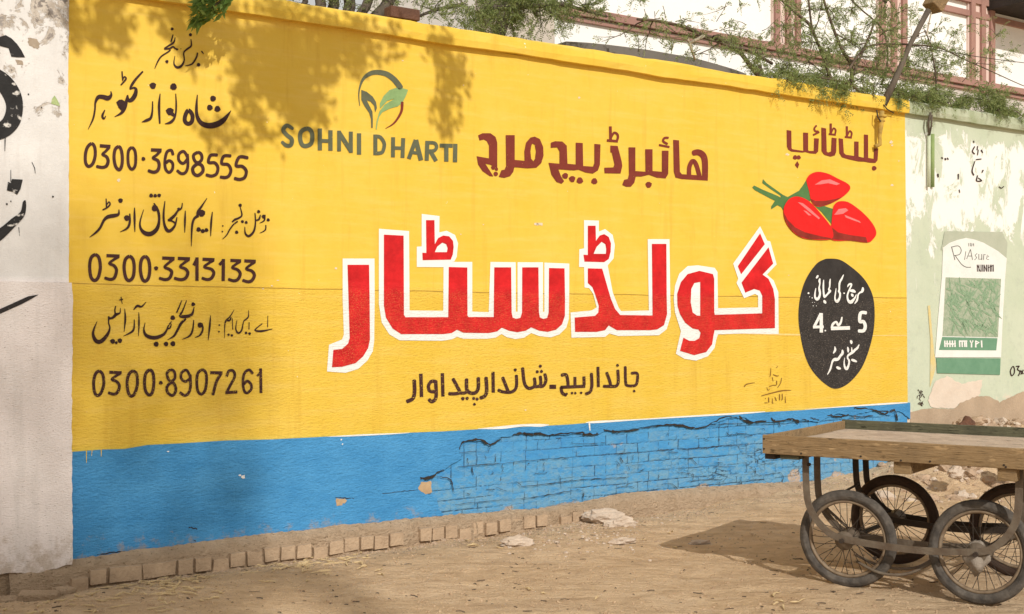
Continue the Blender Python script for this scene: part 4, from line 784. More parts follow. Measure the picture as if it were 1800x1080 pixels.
N_ = (0, 20, .5)
p = Paint(*N_, o=.0535)
p.poly([(-60, 110), (0, 90), (20, 84), (40, 95), (60, 115), (76, 138), (88, 162), (62, 162), (40, 160), (30, 130), (0, 122), (-60, 150)]).poly([(-90, 190), (-40, 190), (0, 205), (40, 235), (70, 280), (81, 330), (72, 390), (42, 430), (0, 452), (-50, 455), (-90, 440), (-130, 330)], [[(-60, 270), (-30, 262), (0, 285), (20, 325), (18, 360), (0, 388), (-40, 395), (-75, 340)]], True)
p.ln([(18, 445, 5), (17, 492, 2)]).poly([(28, 600), (38, 604), (42, 590), (80, 592), (72, 625), (60, 645), (45, 635), (24, 630)]).ln([(38, 600, 3), (38, 558, 2)]).dot(24, 678, 7).dot(38, 668, 5)
p.poly([(90, 665), (92, 690), (84, 722), (50, 760), (0, 808), (-60, 840), (-60, 790), (0, 762), (40, 730), (72, 705), (80, 672)], smooth=True).ln([(66, 760, 3), (69, 790, 1.5)]).ln([(112, 530, 2), (122, 552, 3), (124, 570, 2)]).dot(100, 292, 6).dot(146, 338, 5).dot(186, 652, 7)
p.end("black_lettering", m_paint("black wall paint", (.022, .021, .021), .62, under=(.66, .63, .59), vary=.3, ws=14), ww, label="broad black strokes of lettering cut by the picture edge")
p = Paint(*N_, o=.0835); p.poly([(136, 996), (110, 1012), (76, 1030), (0, 1064), (-60, 1090), (-60, 1070), (0, 1047), (60, 1020), (100, 1002)]); p.end("black_stroke", m_paint("black stroke paint", (.03, .026, .026), .3, under=(.6, .5, .46), ws=40), ww)
p = Paint(*N_, o=.0525)
p.poly(rag([(100, 95), (130, 98), (140, 115), (132, 132), (112, 128), (98, 108), (100, 95)], 5, 6, 1)[:-1]).poly(rag([(56, 172), (80, 174), (82, 188), (60, 186), (56, 172)], 4, 5, 1)[:-1]); p.end("bare_patch", m_simple("bare tan render", (.44, .36, .28), (.34, .27, .2), 20), ww)
p = Paint(*N_, o=.0525); p.poly([(182, 310), (192, 296), (202, 312), (212, 334), (196, 330), (180, 325)]); p.end("green_scrap", m_simple("green scrap", (.30, .42, .16), (.5, .55, .3), 30), ww)

# ------------------------------------------------------------------ pale green wall at the right
gw = thing("green_wall", wall(10, 0), "pale green peeling wall with torn posters beyond the cart", "wall")
GE = 14.5
mb = MB(); mb.prism([(S_END+.02, -.1), (GE, -.1), (GE, Z_UND), (S_END-.03, Z_UND), (S_END+.005, 1.4)], fsz, -.23, -.004); mb.build("plaster", M_GREEN, gw)
M_MOSS = m_simple("mossy pale coping", (.50, .53, .40), (.30, .34, .20), 5, 6, .6, 30)
coping(S_END-.028, GE, 8).build("coping", M_MOSS, gw)
Mx = (1580, 360, .37037)
p = Paint(*Mx, o=.001); p.poly(rag([(55, 985), (140, 966), (265, 970), (290, 940), (370, 910), (430, 910), (480, 938), (580, 890), (760, 870), (760, 1300), (55, 1300)], 6, 10, 3)); p.end("bare_render", m_simple("bare brown render", (.50, .38, .27), (.40, .30, .21), 4, 6, .6, 40), gw)
p = Paint(*Mx, o=.0003); p.poly(rag([(170, 840), (230, 812), (300, 850), (400, 830), (380, 915), (300, 938), (262, 968), (150, 962), (140, 930), (170, 840)], 8, 9, 5)[:-1]); p.end("worn_patch", m_simple("pinkish worn render", (.72, .62, .52), (.66, .55, .45), 6), gw)
p = Paint(*Mx, o=.0012); p.poly([(137, 480), (148, 478), (158, 600), (170, 720), (178, 760), (160, 830), (148, 868), (150, 640)]); p.end("yellow_streak", m_simple("faded yellow streak", (.70, .54, .20), (.62, .55, .33), 12), gw)
p = Paint(*Mx, o=.0018); p.poly(rag([(218, 125), (490, 130), (515, 180), (512, 262), (480, 250), (200, 215), (218, 125)], 4, 12, 2)[:-1]); p.end("old_paste_patch", m_simple("grey green paste", (.41, .44, .34), (.47, .49, .39), 8), gw)
ps = thing("chilli_poster", at_wall(1707, 640, .005), "white arched poster with green chilli photograph pasted on the pale green wall", "poster")
def pst(pts, lo, name, mat, parent, front):
    m = MB(); m.prism([sz(x, y, front) for x, y in crop(*Mx, pts)][::-1], fsz, lo, front); return m.build(name, mat, parent)
M_PAPER = m_simple("white poster paper", (.80, .80, .76), (.72, .72, .68), 6, 4, .2, 20)
M_PGREEN = m_simple("poster green", (.13, .27, .17), (.17, .32, .21), 8, 4, .1)
M_PGREY = m_simple("faded leaf print", (.44, .47, .36), (.25, .33, .22), 28, 6, .1)
pst([(210, 205), (240, 182), (280, 167), (320, 158), (360, 166), (400, 180), (470, 220), (512, 255), (505, 340), (495, 500), (485, 725), (172, 725), (185, 560), (205, 340)], 0, "paper", M_PAPER, ps, .004)
pst([(178, 728), (483, 730), (480, 808), (182, 800)], 0, "green_strip", M_PGREEN, ps, .004)
pst([(222, 345), (485, 352), (470, 630), (207, 624)], .0035, "picture", M_PGREY, ps, .0052)
pst([(206, 628), (468, 634), (462, 692), (190, 690)], .0035, "caption_band", M_PGREEN, ps, .0052)
p = Paint(*Mx, o=.0056)
rr = random.Random(3)
for i in range(150):
    x = rr.uniform(235, 465); y = rr.uniform(370, 605); a = rr.choice((.9, 1.2, 2.0, .6))+rr.uniform(-.35, .35); l = rr.uniform(14, 38)
    p.st([(x-l*math.cos(a), y-l*math.sin(a), 1), (x, y+rr.uniform(-3, 3), rr.uniform(7, 13)), (x+l*math.cos(a), y+l*math.sin(a), 1)])
p.end("printed_chilli", m_simple("printed chilli green", (.17, .29, .17), (.32, .42, .28), 40), ps)
p = Paint(*Mx, o=.0056)
for x in (218, 229, 242, 254, 266, 288, 300, 312, 320): p.ln([(x, 645), (x+1, 676)], 7)
for l in ([(285, 648), (325, 648)], [(338, 645), (345, 660), (352, 645)], [(345, 660), (345, 678)], [(365, 645), (365, 678)], [(365, 648), (380, 655), (366, 662)], [(392, 645), (394, 678)], [(220, 660), (262, 662)]): p.ln(l, 7)
p.end("white_caption", M_WPAINT, ps)
p = Paint(*Mx, o=.0046)
p.st([(250, 200), (258, 230), (266, 262)], 4).st([(250, 202), (282, 196), (296, 215), (288, 236), (262, 242)], 3.5).st([(268, 242), (295, 280), (318, 296), (342, 297)], 3.5)
M_INK = m_simple('poster ink', (.07, .07, .065), (.22, .22, .2), 60)
p.end('title_initial', M_INK, ps)
p = Paint(*Mx, o=.0046)
for l in ([(332, 182), (332, 198)], [(340, 182), (340, 198)], [(345, 198), (347, 183), (351, 194), (355, 183), (356, 198)]): p.ln(l, 3)
p.end('top_mark', M_INK, ps)
p = Paint(*Mx, o=.0046)
for l in ([(318, 222), (312, 262)], [(340, 212), (322, 258)], [(340, 212), (350, 262)], [(330, 244), (346, 244)], [(372, 232), (362, 240), (370, 252), (360, 262)], [(380, 235), (380, 260), (392, 258)], [(394, 235), (394, 262)], [(402, 262), (404, 236), (412, 238)], [(418, 250), (428, 246), (420, 238), (416, 258), (428, 262)]): p.ln(l, 3)
p.end("title_lettering", M_INK, ps)
p = Paint(*Mx, o=.0046)
for x in (372, 380, 390, 398, 405, 416, 424, 434, 441, 448): p.ln([(x, 285), (x+1, 318)], 4.5)
p.ln([(372, 286), (388, 318)], 3).ln([(405, 286), (416, 316)], 3).ln([(424, 300), (446, 290)], 3)
p.end("imprint_lettering", M_BLACK, ps)
p = Paint(*Mx, o=.002)
p.st([(541, 768), (530, 790), (536, 812), (548, 800), (549, 778)], 5, True).ln([(556, 768), (572, 766)], 5).st([(572, 766), (564, 782), (576, 792), (568, 812)], 5).ln([(578, 786), (592, 804)], 5).ln([(592, 784), (580, 806)], 5)
p.end("black_number", M_BLACK, gw, label="black hand painted number cut by the picture edge")
p = Paint(1580, 160, .2591, o=.002)
for l in ([(508, 340, 8), (510, 352, 6)], [(535, 375, 6), (532, 400, 8)], [(515, 378, 8), (500, 410, 8), (515, 428, 8)], [(560, 402, 10), (570, 420, 6)], [(540, 400, 6), (535, 435, 6)], [(525, 466, 7), (560, 462, 7)], [(518, 475, 5), (498, 540, 8), (510, 572, 8)], [(572, 538, 10), (565, 555, 6)], [(535, 575, 8), (528, 610, 8), (562, 610, 8), (540, 590, 6)], [(404, 565, 9), (404, 600, 6)], [(290, 452, 8), (298, 458, 10)], [(315, 458, 12), (318, 468, 10)], [(330, 455, 8), (336, 466, 8)], [(265, 565, 12), (268, 585, 8)], [(410, 670, 6), (414, 690, 6)], [(680, 650, 6), (697, 660, 6), (712, 648, 6)]): p.st(l)
p.end("scribble", M_BLACK, gw)
p = Paint(*Mx, o=.002)
for i in range(16): x = 92+rr.uniform(0, 26); y = 875+rr.uniform(0, 70); p.st([(x, y, 2), (x+rr.uniform(-10, 10), y+rr.uniform(3, 9), 3), (x+rr.uniform(-10, 10), y+rr.uniform(8, 18), 2)])
p.end("scribble", M_BLACK, gw)

# ------------------------------------------------------------------ brick left on the coping
bk = MB(); c0 = at_wall(708, 33, -.02)
bk.box(wall((c0-P0).dot(U), Z_TOP+.052, -.03), U*.125, N*.055, Z*.042)
tag(bk.build("loose_brick", M_BRICKB, bevel=.008), "dark brown brick lying on the coping of the yellow wall", "brick")

# ------------------------------------------------------------------ plants
class Plant:
    def __init__(s, seed): s.w = MB(); s.lf = MB(); s.r = random.Random(seed)
    def rv(s): 
        v = Vector((s.r.gauss(0, 1), s.r.gauss(0, 1), s.r.gauss(0, 1))); return v.normalized()
    def leaf(s, p, d, l, wd):
        d = d.normalized(); n = s.rv(); w = d.cross(n)
        if w.length < 1e-3: return
        w = w.normalized()*wd*.5
        s.lf.add([p, p+d*l*.5+w, p+d*l, p+d*l*.5-w], [(0, 1, 2, 3)])
    def frond(s, p, d, l=.09, pairs=7, ll=.024, lw=.0095):
        """small feather leaf"""
        d = d.normalized(); side = d.cross(s.rv()).normalized(); drop = Vector((0, 0, -.25))
        for i in range(pairs):
            t = (i+1)/pairs; q = p+d*l*t+drop*l*t*t
            for sg in (-1, 1):
                s.leaf(q, side*sg+d*.5, ll*s.r.uniform(.7, 1.2), lw*s.r.uniform(.8, 1.2))
    def twig(s, p, d, l, r0, n=5, wig=.25, grav=-.05, fr=8, kids=0, fl=.10, pairs=7, ll=.024, lw=.0095):
        pts = [p]; q = p.copy(); d = d.normalized()
        for i in range(n):
            d = (d+s.rv()*wig+Vector((0, 0, grav))).normalized(); q = q+d*l/n; pts.append(q.copy())
        s.w.tube(pts, [r0*(1-.75*i/n) for i in range(n+1)], 5)
        for k in range(fr):
            t = s.r.uniform(.15, 1)*n; i = min(int(t), n-1); a = pts[i].lerp(pts[i+1], t-i)
            s.frond(a, s.rv()+d*.4, fl*s.r.uniform(.6, 1.2), pairs, ll, lw)
        for k in range(kids):
            t = s.r.uniform(.2, .9)*n; i = min(int(t), n-1); a = pts[i].lerp(pts[i+1], t-i)
            s.twig(a, d+s.rv()*.9, l*s.r.uniform(.35, .6), r0*.5, 4, wig, grav, max(2, fr//2), 0, fl, pairs, ll, lw)
        return pts
    def limb(s, px, o, r0, r1, kids=5, l=.5, fr=7, k2=1, **kw):
        """limb seen along the given photograph points, o metres in front of the wall line"""
        pts = [at_wall(x, y, o if not isinstance(o, (list, tuple)) else o[0]+(o[1]-o[0])*i/(len(px)-1)) for i, (x, y) in enumerate(px)]
        pts = [Vector(q) for q in catmull([tuple(q) for q in pts], 4)]
        n = len(pts)-1
        s.w.tube(pts, [r0+(r1-r0)*i/n for i in range(n+1)], 6)
        for k in range(kids):
            i = s.r.randrange(0, n); a = pts[i].lerp(pts[i+1], s.r.random()); d = (pts[i+1]-pts[i]).normalized()
            s.twig(a, d*.6+s.rv(), l*s.r.uniform(.5, 1.2), min(r1, .008), 5, .3, -.04, fr, k2, **kw)
        return pts
    def clump(s, x, y, rpx, o, n, l=.3, fr=7, kids=1, depth=.5, r0=.004, **kw):
        for i in range(int(n*1.6)):
            a = s.r.uniform(0, 2*math.pi); q = rpx*math.sqrt(s.r.random())
            p = at_wall(x+q*math.cos(a), y+q*math.sin(a), o+s.r.uniform(-depth, depth))
            s.twig(p, s.rv()+Vector((0, 0, .2)), l*s.r.uniform(.6, 1.2), r0, 4, .35, -.06, fr, kids, **kw)
    def done(s, t, bark, leaf, tn="trunk", cn="crown"):
        if s.w.v: s.w.build(tn, bark, t, smooth=True)
        if s.lf.v: s.lf.build(cn, leaf, t)

# thicket tree with feathery twigs behind the right half of the wall
t = thing("thorn_tree", wall(8.0, 0, -1.6), "sparse feathery thorn tree hanging over the right end of the wall", "tree")
P = Plant(11)
C4 = lambda l: [(1320+x*.26667, y*.26667) for x, y in l]; C3 = lambda l: [(880+x*.26667, y*.26667) for x, y in l]; C2 = lambda l: [(440+x*.26667, y*.26667) for x, y in l]
P.w.tube([wall(8.0, -.1, -1.6), wall(8.05, 1.5, -1.5), wall(7.9, 2.8, -1.3), wall(7.8, 3.7, -1.0)], [.11, .09, .07, .05], 8)
P.w.tube([wall(7.9, 2.8, -1.3), wall(7.2, 3.7, -.9), wall(7.0, 4.2, -.8)], [.06, .04, .02], 7)
for l, o, r0, r1, kd in (([(660, 560), (660, 430), (600, 330), (540, 180), (480, 0), (460, -120)], -.6, .022, .010, 9), ([(560, 600), (500, 450), (490, 400), (430, 260), (390, 170), (300, 90), (200, 0), (120, -90)], -.5, .020, .010, 10), ([(430, 255), (400, 170), (380, 0), (370, -80)], -.5, .013, .008, 6),
                      ([(640, 470), (730, 340), (830, 295), (1050, 295), (1250, 320), (1400, 390), (1560, 460), (1780, 560), (1900, 600)], -.3, .013, .004, 7), ([(640, 560), (780, 240), (820, 130), (880, 50), (900, -60)], -.7, .015, .007, 8), ([(860, 560), (900, 400), (870, 200), (700, 40), (600, -80)], -.8, .013, .006, 8),
                      ([(1220, 640), (1220, 520), (1190, 330), (1150, 200)], -.15, .012, .005, 5), ([(680, 620), (560, 560), (470, 480), (380, 400)], -.2, .012, .005, 5), ([(760, 660), (660, 560), (500, 520), (330, 500), (150, 520)], -.1, .014, .006, 6)):
    P.limb(C4(l), o, r0, r1, kd, .42, 7, 1)
P.limb(C3([(1800, 560), (1700, 500), (1620, 400), (1560, 330), (1450, 265), (1340, 235), (1230, 185), (1040, 140), (900, 128)]), -.7, .028, .012, 8, .4, 6, 1)
P.limb(C3([(1790, 420), (1640, 340), (1500, 300), (1350, 255)]), -.6, .016, .008, 6, .4, 6, 1)
for x, y, r_, n in ((1440, 60, 55, 16), (1490, 30, 50, 10), (1420, 120, 60, 16), (1530, 110, 55, 18), (1560, 30, 40, 9), (1600, 120, 50, 14), (1620, 150, 40, 14), (1370, 95, 45, 8), (1340, 115, 40, 9), (1640, 90, 40, 7), (1380, 15, 30, 5), (1670, 120, 40, 5), (1480, 150, 60, 9), (1720, 80, 40, 4), (1760, 90, 30, 3)): P.clump(x, y, r_, -.5, n, .28, 6, 1)
for x, y, r_, n in ((1180, 40, 40, 4), (1250, 60, 40, 5), (1300, 60, 40, 5), (1290, 20, 40, 3), (1130, 70, 40, 3), (1180, 85, 30, 3)): P.clump(x, y, r_, -.6, n, .22, 5, 0)
P.done(t, M_TWIG, M_LEAF)
# dry pale fork
mb = MB(); mb.tube([at_wall(1237, 64, -.62), at_wall(1212, 76, -.6), at_wall(1208, 68, -.6)], [.018, .014, .010], 6); mb.tube([at_wall(1212, 75, -.6), at_wall(1216, 88, -.6), at_wall(1222, 106, -.6)], [.014, .011, .01], 6)
mb.build("dry_fork", M_BARKP, t, smooth=True)
# bushy tree by the concrete pillar
t = thing("bushy_tree", wall(4.2, 0, -2.4), "green bushy tree crown in front of the grey concrete pillar", "tree")
P = Plant(5)
P.w.tube([wall(4.2, -.1, -2.4), wall(4.3, 2.5, -2.3), wall(4.6, 4.3, -2.0), wall(4.9, 5.2, -2.0)], [.12, .1, .07, .04], 8)
P.limb(C3([(-100, 60), (200, 40), (400, 30), (520, 60), (700, 110)]), -1.5, .03, .012, 6, .35, 6, 1)
P.limb(C2([(1400, 30), (1250, 60), (1120, 105), (1060, 150)]), -2.0, .02, .010, 5, .3, 4, 1)
P.limb([(945, 30), (930, 0), (900, -60)], -1.8, .025, .015, 6, .4, 6, 1)
for x, y, r_, n in ((925, -2, 36, 20), (890, 0, 32, 16), (850, 16, 38, 13), (965, 6, 28, 18), (832, 36, 22, 6), (1000, 4, 26, 6), (1045, 8, 26, 6), (790, 10, 30, 4), (1140, 6, 20, 3), (1030, 26, 16, 2), (756, 4, 30, 2), (890, 40, 16, 5)): P.clump(x, y, r_, -1.6, n, .24, 8, 1, .4)
P.done(t, M_BARK, M_LEAF)
# many-stemmed tree behind the left half
t = thing("many_stemmed_tree", wall(3.0, 0, -3.0), "grey many stemmed tree rising behind the yellow wall left of the loose brick", "tree")
P = Plant(8)
for a, b, r_ in (((355, -40), (335, 60), .03), ((450, -60), (445, 120), .055), ((545, -60), (525, 120), .055), ((632, -60), (612, 140), .035), ((672, -60), (650, 150), .025), ((800, -60), (690, 150), .05), ((960, -60), (770, 170), .06)):
    top, bot_ = C2([a]), C2([b])
    q0 = at_wall(*bot_[0], -3.0); q1 = at_wall(*top[0], -3.0); root = wall(2.6+.25*rnd.random(), 0, -3.0)
    P.w.tube([root, root.lerp(q0, .6)+N*.1, q0, q0.lerp(q1, .5)+U*.03, q1, q1+(q1-q0)*.7+Z*.3], [r_*1.4, r_*1.2, r_*1.1, r_, r_*.9, r_*.6], 7)
for x, y, r_, n in ((470, -2, 24, 3), (560, -4, 26, 4), (610, 0, 26, 3), (650, 16, 14, 2), (700, -6, 26, 3), (745, -4, 26, 2), (580, -60, 50, 18), (700, -60, 50, 16), (500, -60, 50, 14)): P.clump(x, y, r_, -2.8, n, .28, 7, 1, .5)
P.done(t, M_BARK, M_LEAF)
# creepers along the coping
def creeper(label, spans, seed, leaf=M_LEAF):
    t = thing("creeper", at_wall(spans[0][0], spans[0][1]+10, .0), label, "plant")
    P = Plant(seed)
    for (x, y, rx, n, l) in spans:
        for i in range(n):
            xx = x+P.r.uniform(-rx, rx); yy = y+.15*(xx-x)+P.r.uniform(-4, 5); o = P.r.uniform(-.18, .075)
            P.twig(at_wall(xx, yy, o), P.rv()+Vector((0, 0, .25))+U*P.r.uniform(-.6, .6), l*P.r.uniform(.5, 1.2), .004, 4, .4, -.14, 8, 1, fl=.085, pairs=6, ll=.022, lw=.0095)
    P.done(t, M_TWIG, leaf, "stem", "leaves")
creeper("dry olive creeper trailing over the coping at the right end of the yellow wall", [(1400, 146, 50, 44, .16), (1450, 158, 40, 40, .14), (1520, 168, 40, 26, .16)], 21)
creeper("mossy creeper along the coping of the pale green wall", [(1600, 170, 40, 46, .18), (1660, 176, 40, 46, .15), (1630, 180, 18, 14, .2)], 22)
creeper("green shrubby creeper at the far right end of the pale green coping", [(1740, 180, 22, 34, .2), (1770, 192, 20, 26, .14), (1735, 165, 14, 12, .22)], 23)

# leafy tree standing before the wall, out of view to the left: its shade falls on the wall, one spray hangs into view
t = thing("shade_tree", Vector((-4.6, 4.4, 0)), "leafy tree whose green spray hangs over the coping at the upper left", "tree")
P = Plant(31)
def shade_pt(x, y, d): return at_wall(x, y, 0)+SUN*d
P.w.tube([(-4.6, 4.4, -.1), (-4.5, 4.5, 2.2), (-4.0, 4.6, 4.2), (-2.9, 5.0, 5.3), (-1.6, 5.5, 5.9), (-.6, 6.0, 6.1)], [.2, .17, .14, .10, .06, .03], 8)
P.w.tube([(-4.0, 4.6, 4.2), (-3.6, 5.2, 5.6), (-3.0, 5.8, 6.4)], [.10, .06, .03], 7)
def broad(x, y, r_, n, size=.085, dist=4.4, sp=.35):
    for i in range(max(2, n//9)):
        a = P.r.uniform(0, 2*math.pi); q = r_*math.sqrt(P.r.random())
        c = shade_pt(x+q*math.cos(a), y+q*math.sin(a), dist+P.r.uniform(-sp, sp)); d = P.rv()
        for k in range(26):
            P.leaf(c+P.rv()*.15*P.r.random()**.6, d+P.rv()*.9, size*P.r.uniform(.6, 1.2), size*.55)
for x, y, r_, n in ((470, 95, 60, 130), (520, 140, 55, 150), (460, 160, 45, 90), (560, 110, 50, 110), (530, 190, 45, 80), (600, 90, 40, 55), (640, 60, 40, 45), (500, 55, 50, 70), (420, 70, 50, 60), (340, 45, 60, 80), (330, 65, 35, 40), (430, 120, 30, 30), (560, 55, 50, 50), (680, 65, 30, 20), (350, 245, 40, 20), (420, 215, 40, 24), (480, 225, 26, 9), (360, 15, 60, 40), (280, 20, 30, 14),
                     (190, 15, 22, 26), (185, 40, 25, 28), (165, 58, 25, 14), (200, 60, 16, 10), (140, 55, 20, 8), (788, 110, 14, 24), (785, 140, 14, 18), (790, 165, 10, 10), (782, 190, 9, 8), (785, 90, 14, 16), (800, 125, 9, 8), (783, 215, 7, 4)): broad(x, y, r_, n)
for x, y, r_, n in ((384, 4, 20, 14), (366, 14, 20, 16), (352, 30, 12, 7), (400, 0, 14, 8), (375, 26, 18, 6)):
    for i in range(n):
        a = P.r.uniform(0, 6.28); q = r_*math.sqrt(P.r.random()); c = at_wall(x+q*math.cos(a), y+q*math.sin(a)*.7, .32+P.r.uniform(-.1, .1)); d = (P.rv()+U*-.8+Z*-.6)
        for k in range(4): P.leaf(c+P.rv()*.02, d+P.rv()*.4, .10*P.r.uniform(.6, 1.1), .028)
P.w.tube([at_wall(430, -60, .5), at_wall(395, -5, .36), at_wall(360, 25, .3)], [.014, .008, .004], 5)
P.w.tube([(-1.6, 5.5, 5.9), tuple(at_wall(470, -230, 1.2)), tuple(at_wall(430, -60, .5))], [.03, .022, .014], 6)
P.done(t, M_BARK, M_LEAFB)
# tall open-crowned tree behind the camera, its thin shade softens the left of the wall and the ground
t = thing("tall_tree", Vector((11.0, -24, 0)), "tall open crowned tree far behind, casting thin shade on the left ground", "tree")
P = Plant(41)
far = 40.0
def thin(p, n, rad, size=.16):
    for i in range(n):
        c = p+SUN*(far+P.r.uniform(-2.5, 2.5))+P.rv()*rad*P.r.random()**.4; P.leaf(c, P.rv(), size*P.r.uniform(.7, 1.3), size*.6)
for s_ in range(-8, 11):
    for zz in range(0, 12):
        s = s_*.28; z = zz*.22-.1; lim = sz(455, 600)[0]+.12*noise.noise((s, z*2, 3))
        if s > lim or z > 3.3: continue
        thin(wall(s, z), 13 if z < 1.9+.3*noise.noise((s*2, 4, 4)) else 6, .24)
for i in range(150):
    x = P.r.uniform(-150, 640); y = P.r.uniform(1000, 1150)
    if x > 470+ (y-1000)*-.9+180*noise.noise((x*.01, y*.02, 2)): continue
    thin(on_ground(x, y), 17, .3)
P.w.tube([(11.0, -24, -.1), (10.8, -23.8, 8), (10.2, -23.4, 15), (10.0, -23.0, 21)], [.5, .4, .25, .10], 9)
P.done(t, M_BARK, M_LEAFB)

# ------------------------------------------------------------------ building behind
BO = -4.5
bd = thing("white_building", wall(12, 0, BO), "white building with dusty pink ribbed pilasters and ledges behind the wall", "building")
def bsz(x, y): return sz(x, y, BO)
def strip(pts, o0, o1, name, mat, par=bd):
    m = MB(); m.prism([sz(x, y, BO+o1) for x, y in pts][::-1], lambda q, o: wall(q[0], q[1], o), BO+o0, BO+o1); return m.build(name, mat, par)
sL = sz(975, 50, BO)[0]
mb = MB(); mb.prism([(sL, -.1), (sL+26, -.1), (sL+26, 9.5), (sL, 9.5)], lambda q, o: wall(q[0], q[1], o), BO-5, BO); mb.build("wall", M_BLDG, bd)
def ledge(z0, z1, s0, s1, out, name="ledge", mat=M_MAUVE):
    m = MB(); m.prism([(s0, z0), (s1, z0), (s1, z1), (s0, z1)], lambda q, o: wall(q[0], q[1], o), BO-.02, BO+out); return m.build(name, mat, bd)
z1 = sz(1430, 88, BO+.1)[1]; z2 = sz(1430, 100, BO+.1)[1]; z3 = sz(1430, 104, BO+.1)[1]; z4 = sz(1430, 108, BO+.1)[1]
ledge(z2, z1, sL+.02, sL+26, .10); ledge(z4, z3, sL+.05, sL+26, .05)
za = sz(1700, 17, BO+.06)[1]; zb = sz(1700, 27, BO+.06)[1]; zc_ = sz(1700, -8, BO+.06)[1]; zd = sz(1700, 3, BO+.06)[1]
s6 = sz(1655, 60, BO)[0]
ledge(zb, za, s6, sL+26, .06); ledge(zd, zc_, s6-.5, sL+26, .08)
for xs in ((1358, 1405), (1543, 1592), (1702, 1746)):
    sa = sz(xs[0], 90, BO+.04)[0]; sb = sz(xs[1], 90, BO+.04)[0]
    m = MB(); m.prism([(sa, z1+.002), (sb, z1+.002), (sb, 9.2), (sa, 9.2)], lambda q, o: wall(q[0], q[1], o), BO-.02, BO+.04); pil = m.build("pilaster", M_PINK, bd)
    for f in (.12, .53, .9):
        c = sa+(sb-sa)*f; h = (sb-sa)*.085
        m = MB(); m.prism([(c-h, z1+.004), (c+h, z1+.004), (c+h, 9.2), (c-h, 9.2)], lambda q, o: wall(q[0], q[1], o), BO+.03, BO+.085); m.build("rib", M_MAUVE, pil)
m = MB(); s7 = sz(1750, 5, BO)[0]; zz = sz(1770, 6, BO+.5)[1]
m.prism([(s7-.3, zz), (sL+26, zz), (sL+26, zz+.4), (s7-.3, zz+.4)], lambda q, o: wall(q[0], q[1], o), BO-.02, BO+.9); m.build("eave", M_DARK, bd)
# stained lower render
m = MB(); m.prism([sz(x, y, BO+.004) for x, y in rag([(1610, 175), (1660, 142), (1720, 150), (1800, 168), (1900, 190), (1900, 300), (1600, 300), (1610, 175)], 5, 14, 2)[:-1]][::-1], lambda q, o: wall(q[0], q[1], o), BO-.01, BO+.004); m.build("stained_render", m_simple("grey stained render", (.52, .48, .44), (.66, .60, .55), 2.5, 6), bd)
# grey pillar
pl = thing("concrete_pillar", wall(5.1, 0, -3.0), "plain grey concrete pillar rising behind the yellow coping", "pillar")
m = MB(); a, b = sz(882, 60, -2.9)[0], sz(972, 60, -2.9)[0]; m.prism([(a, -.1), (b, -.1), (b, 7), (a, 7)], fsz, -3.4, -2.9); m.build("shaft", M_CONC, pl, bevel=.02)
m = MB(); m.prism([(a-.05, 7.0), (b+.05, 7.0), (b+.05, 7.12), (a-.05, 7.12)], fsz, -3.45, -2.85); m.build("cap", M_CONC, pl)
# grey curved awning
aw = thing("awning", at_wall(1150, 120, -2.2), "grey curved awning roof sloping down behind the coping", "awning")
pts = [(995, 73), (1030, 75), (1070, 79), (1110, 84), (1140, 88), (1180, 95), (1220, 102), (1260, 113), (1290, 122), (1312, 130)]
m = MB(); top = [sz(x, y, -2.0) for x, y in pts]; m.prism(top[::-1]+[(top[0][0], top[0][1]-.9), (top[-1][0], top[0][1]-.9)], fsz, -3.6, -2.0); m.build("sheet", M_TIN, aw)
for s_ in (top[0][0]+.06, top[-1][0]-.3):
    m = MB(); m.tube([wall(s_, -.05, -2.4), wall(s_, 3.35, -2.4)], .03, 8); m.build("post", M_IRON, aw)

# ------------------------------------------------------------------ slanting pole, pipes, wire
sp = thing("slanting_pole", at_wall(1548, 195, .06), "weathered pole with a box head slanting up from the yellow coping", "pole")
m = MB(); q0 = at_wall(1552, 186, .02); q1 = at_wall(1600, 78, .12); q2 = at_wall(1632, 18, .2)
m.tube([q0, q0.lerp(q1, .5)+N*.01, q1, q2], [.040, .030, .024, .030], 9); m.build("shaft", M_BARK, sp, smooth=True)
m = MB(); bx = at_wall(1648, -2, .22); ax = (q2-q1).normalized(); sd = ax.cross(N).normalized()
m.box(bx, ax*.12, sd*.085, N*.07); m.build("box_head", M_WOOD, sp, bevel=.01)
m = MB(); m.tube([at_wall(1637, 22, .2), at_wall(1632, 45, .2), at_wall(1629, 62, .2)], .007, 6); m.build("cord", M_BARKP, sp)
m = MB(); m.tube([at_wall(1614, 50, .14), at_wall(1613, 64, .16)], .016, 6); m.build("peg", M_BARK, sp)
M_PIPE = m_simple("yellow splashed pipe", (.62, .40, .08), (.30, .20, .07), 14, 5, .5)
bp = thing("bracket_pipe", at_wall(1546, 262, .05), "short yellow splashed pipe bracket under the slanting pole", "pipe")
m = MB(); m.tube([at_wall(1550, 196, .07), at_wall(1549, 212, .075), at_wall(1546, 240, .06), at_wall(1547, 254, .055), at_wall(1538, 258, .04)], [.026, .030, .020, .020, .022], 8); m.build("tube", M_PIPE, bp, smooth=True)
m = MB(); m.torus(at_wall(1550, 205, .07), Z, .036, .014, 16, 8); m.torus(at_wall(1549, 213, .07), Z, .032, .008, 16, 8); m.build("collar", M_PIPE, bp, smooth=True)
m = MB(); m.tube([at_wall(1541, 194, .06), at_wall(1543, 206, .09), at_wall(1548, 214, .09)], .007, 6); m.tube([at_wall(1553, 184, .06), at_wall(1559, 192, .08), at_wall(1571, 199, .04)], .006, 6); m.build("wire_tie", M_IRON, bp)
dp = thing("drain_pipe", at_wall(1636, 328, .03), "thin vertical pipe on the pale green wall below the creeper", "pipe")
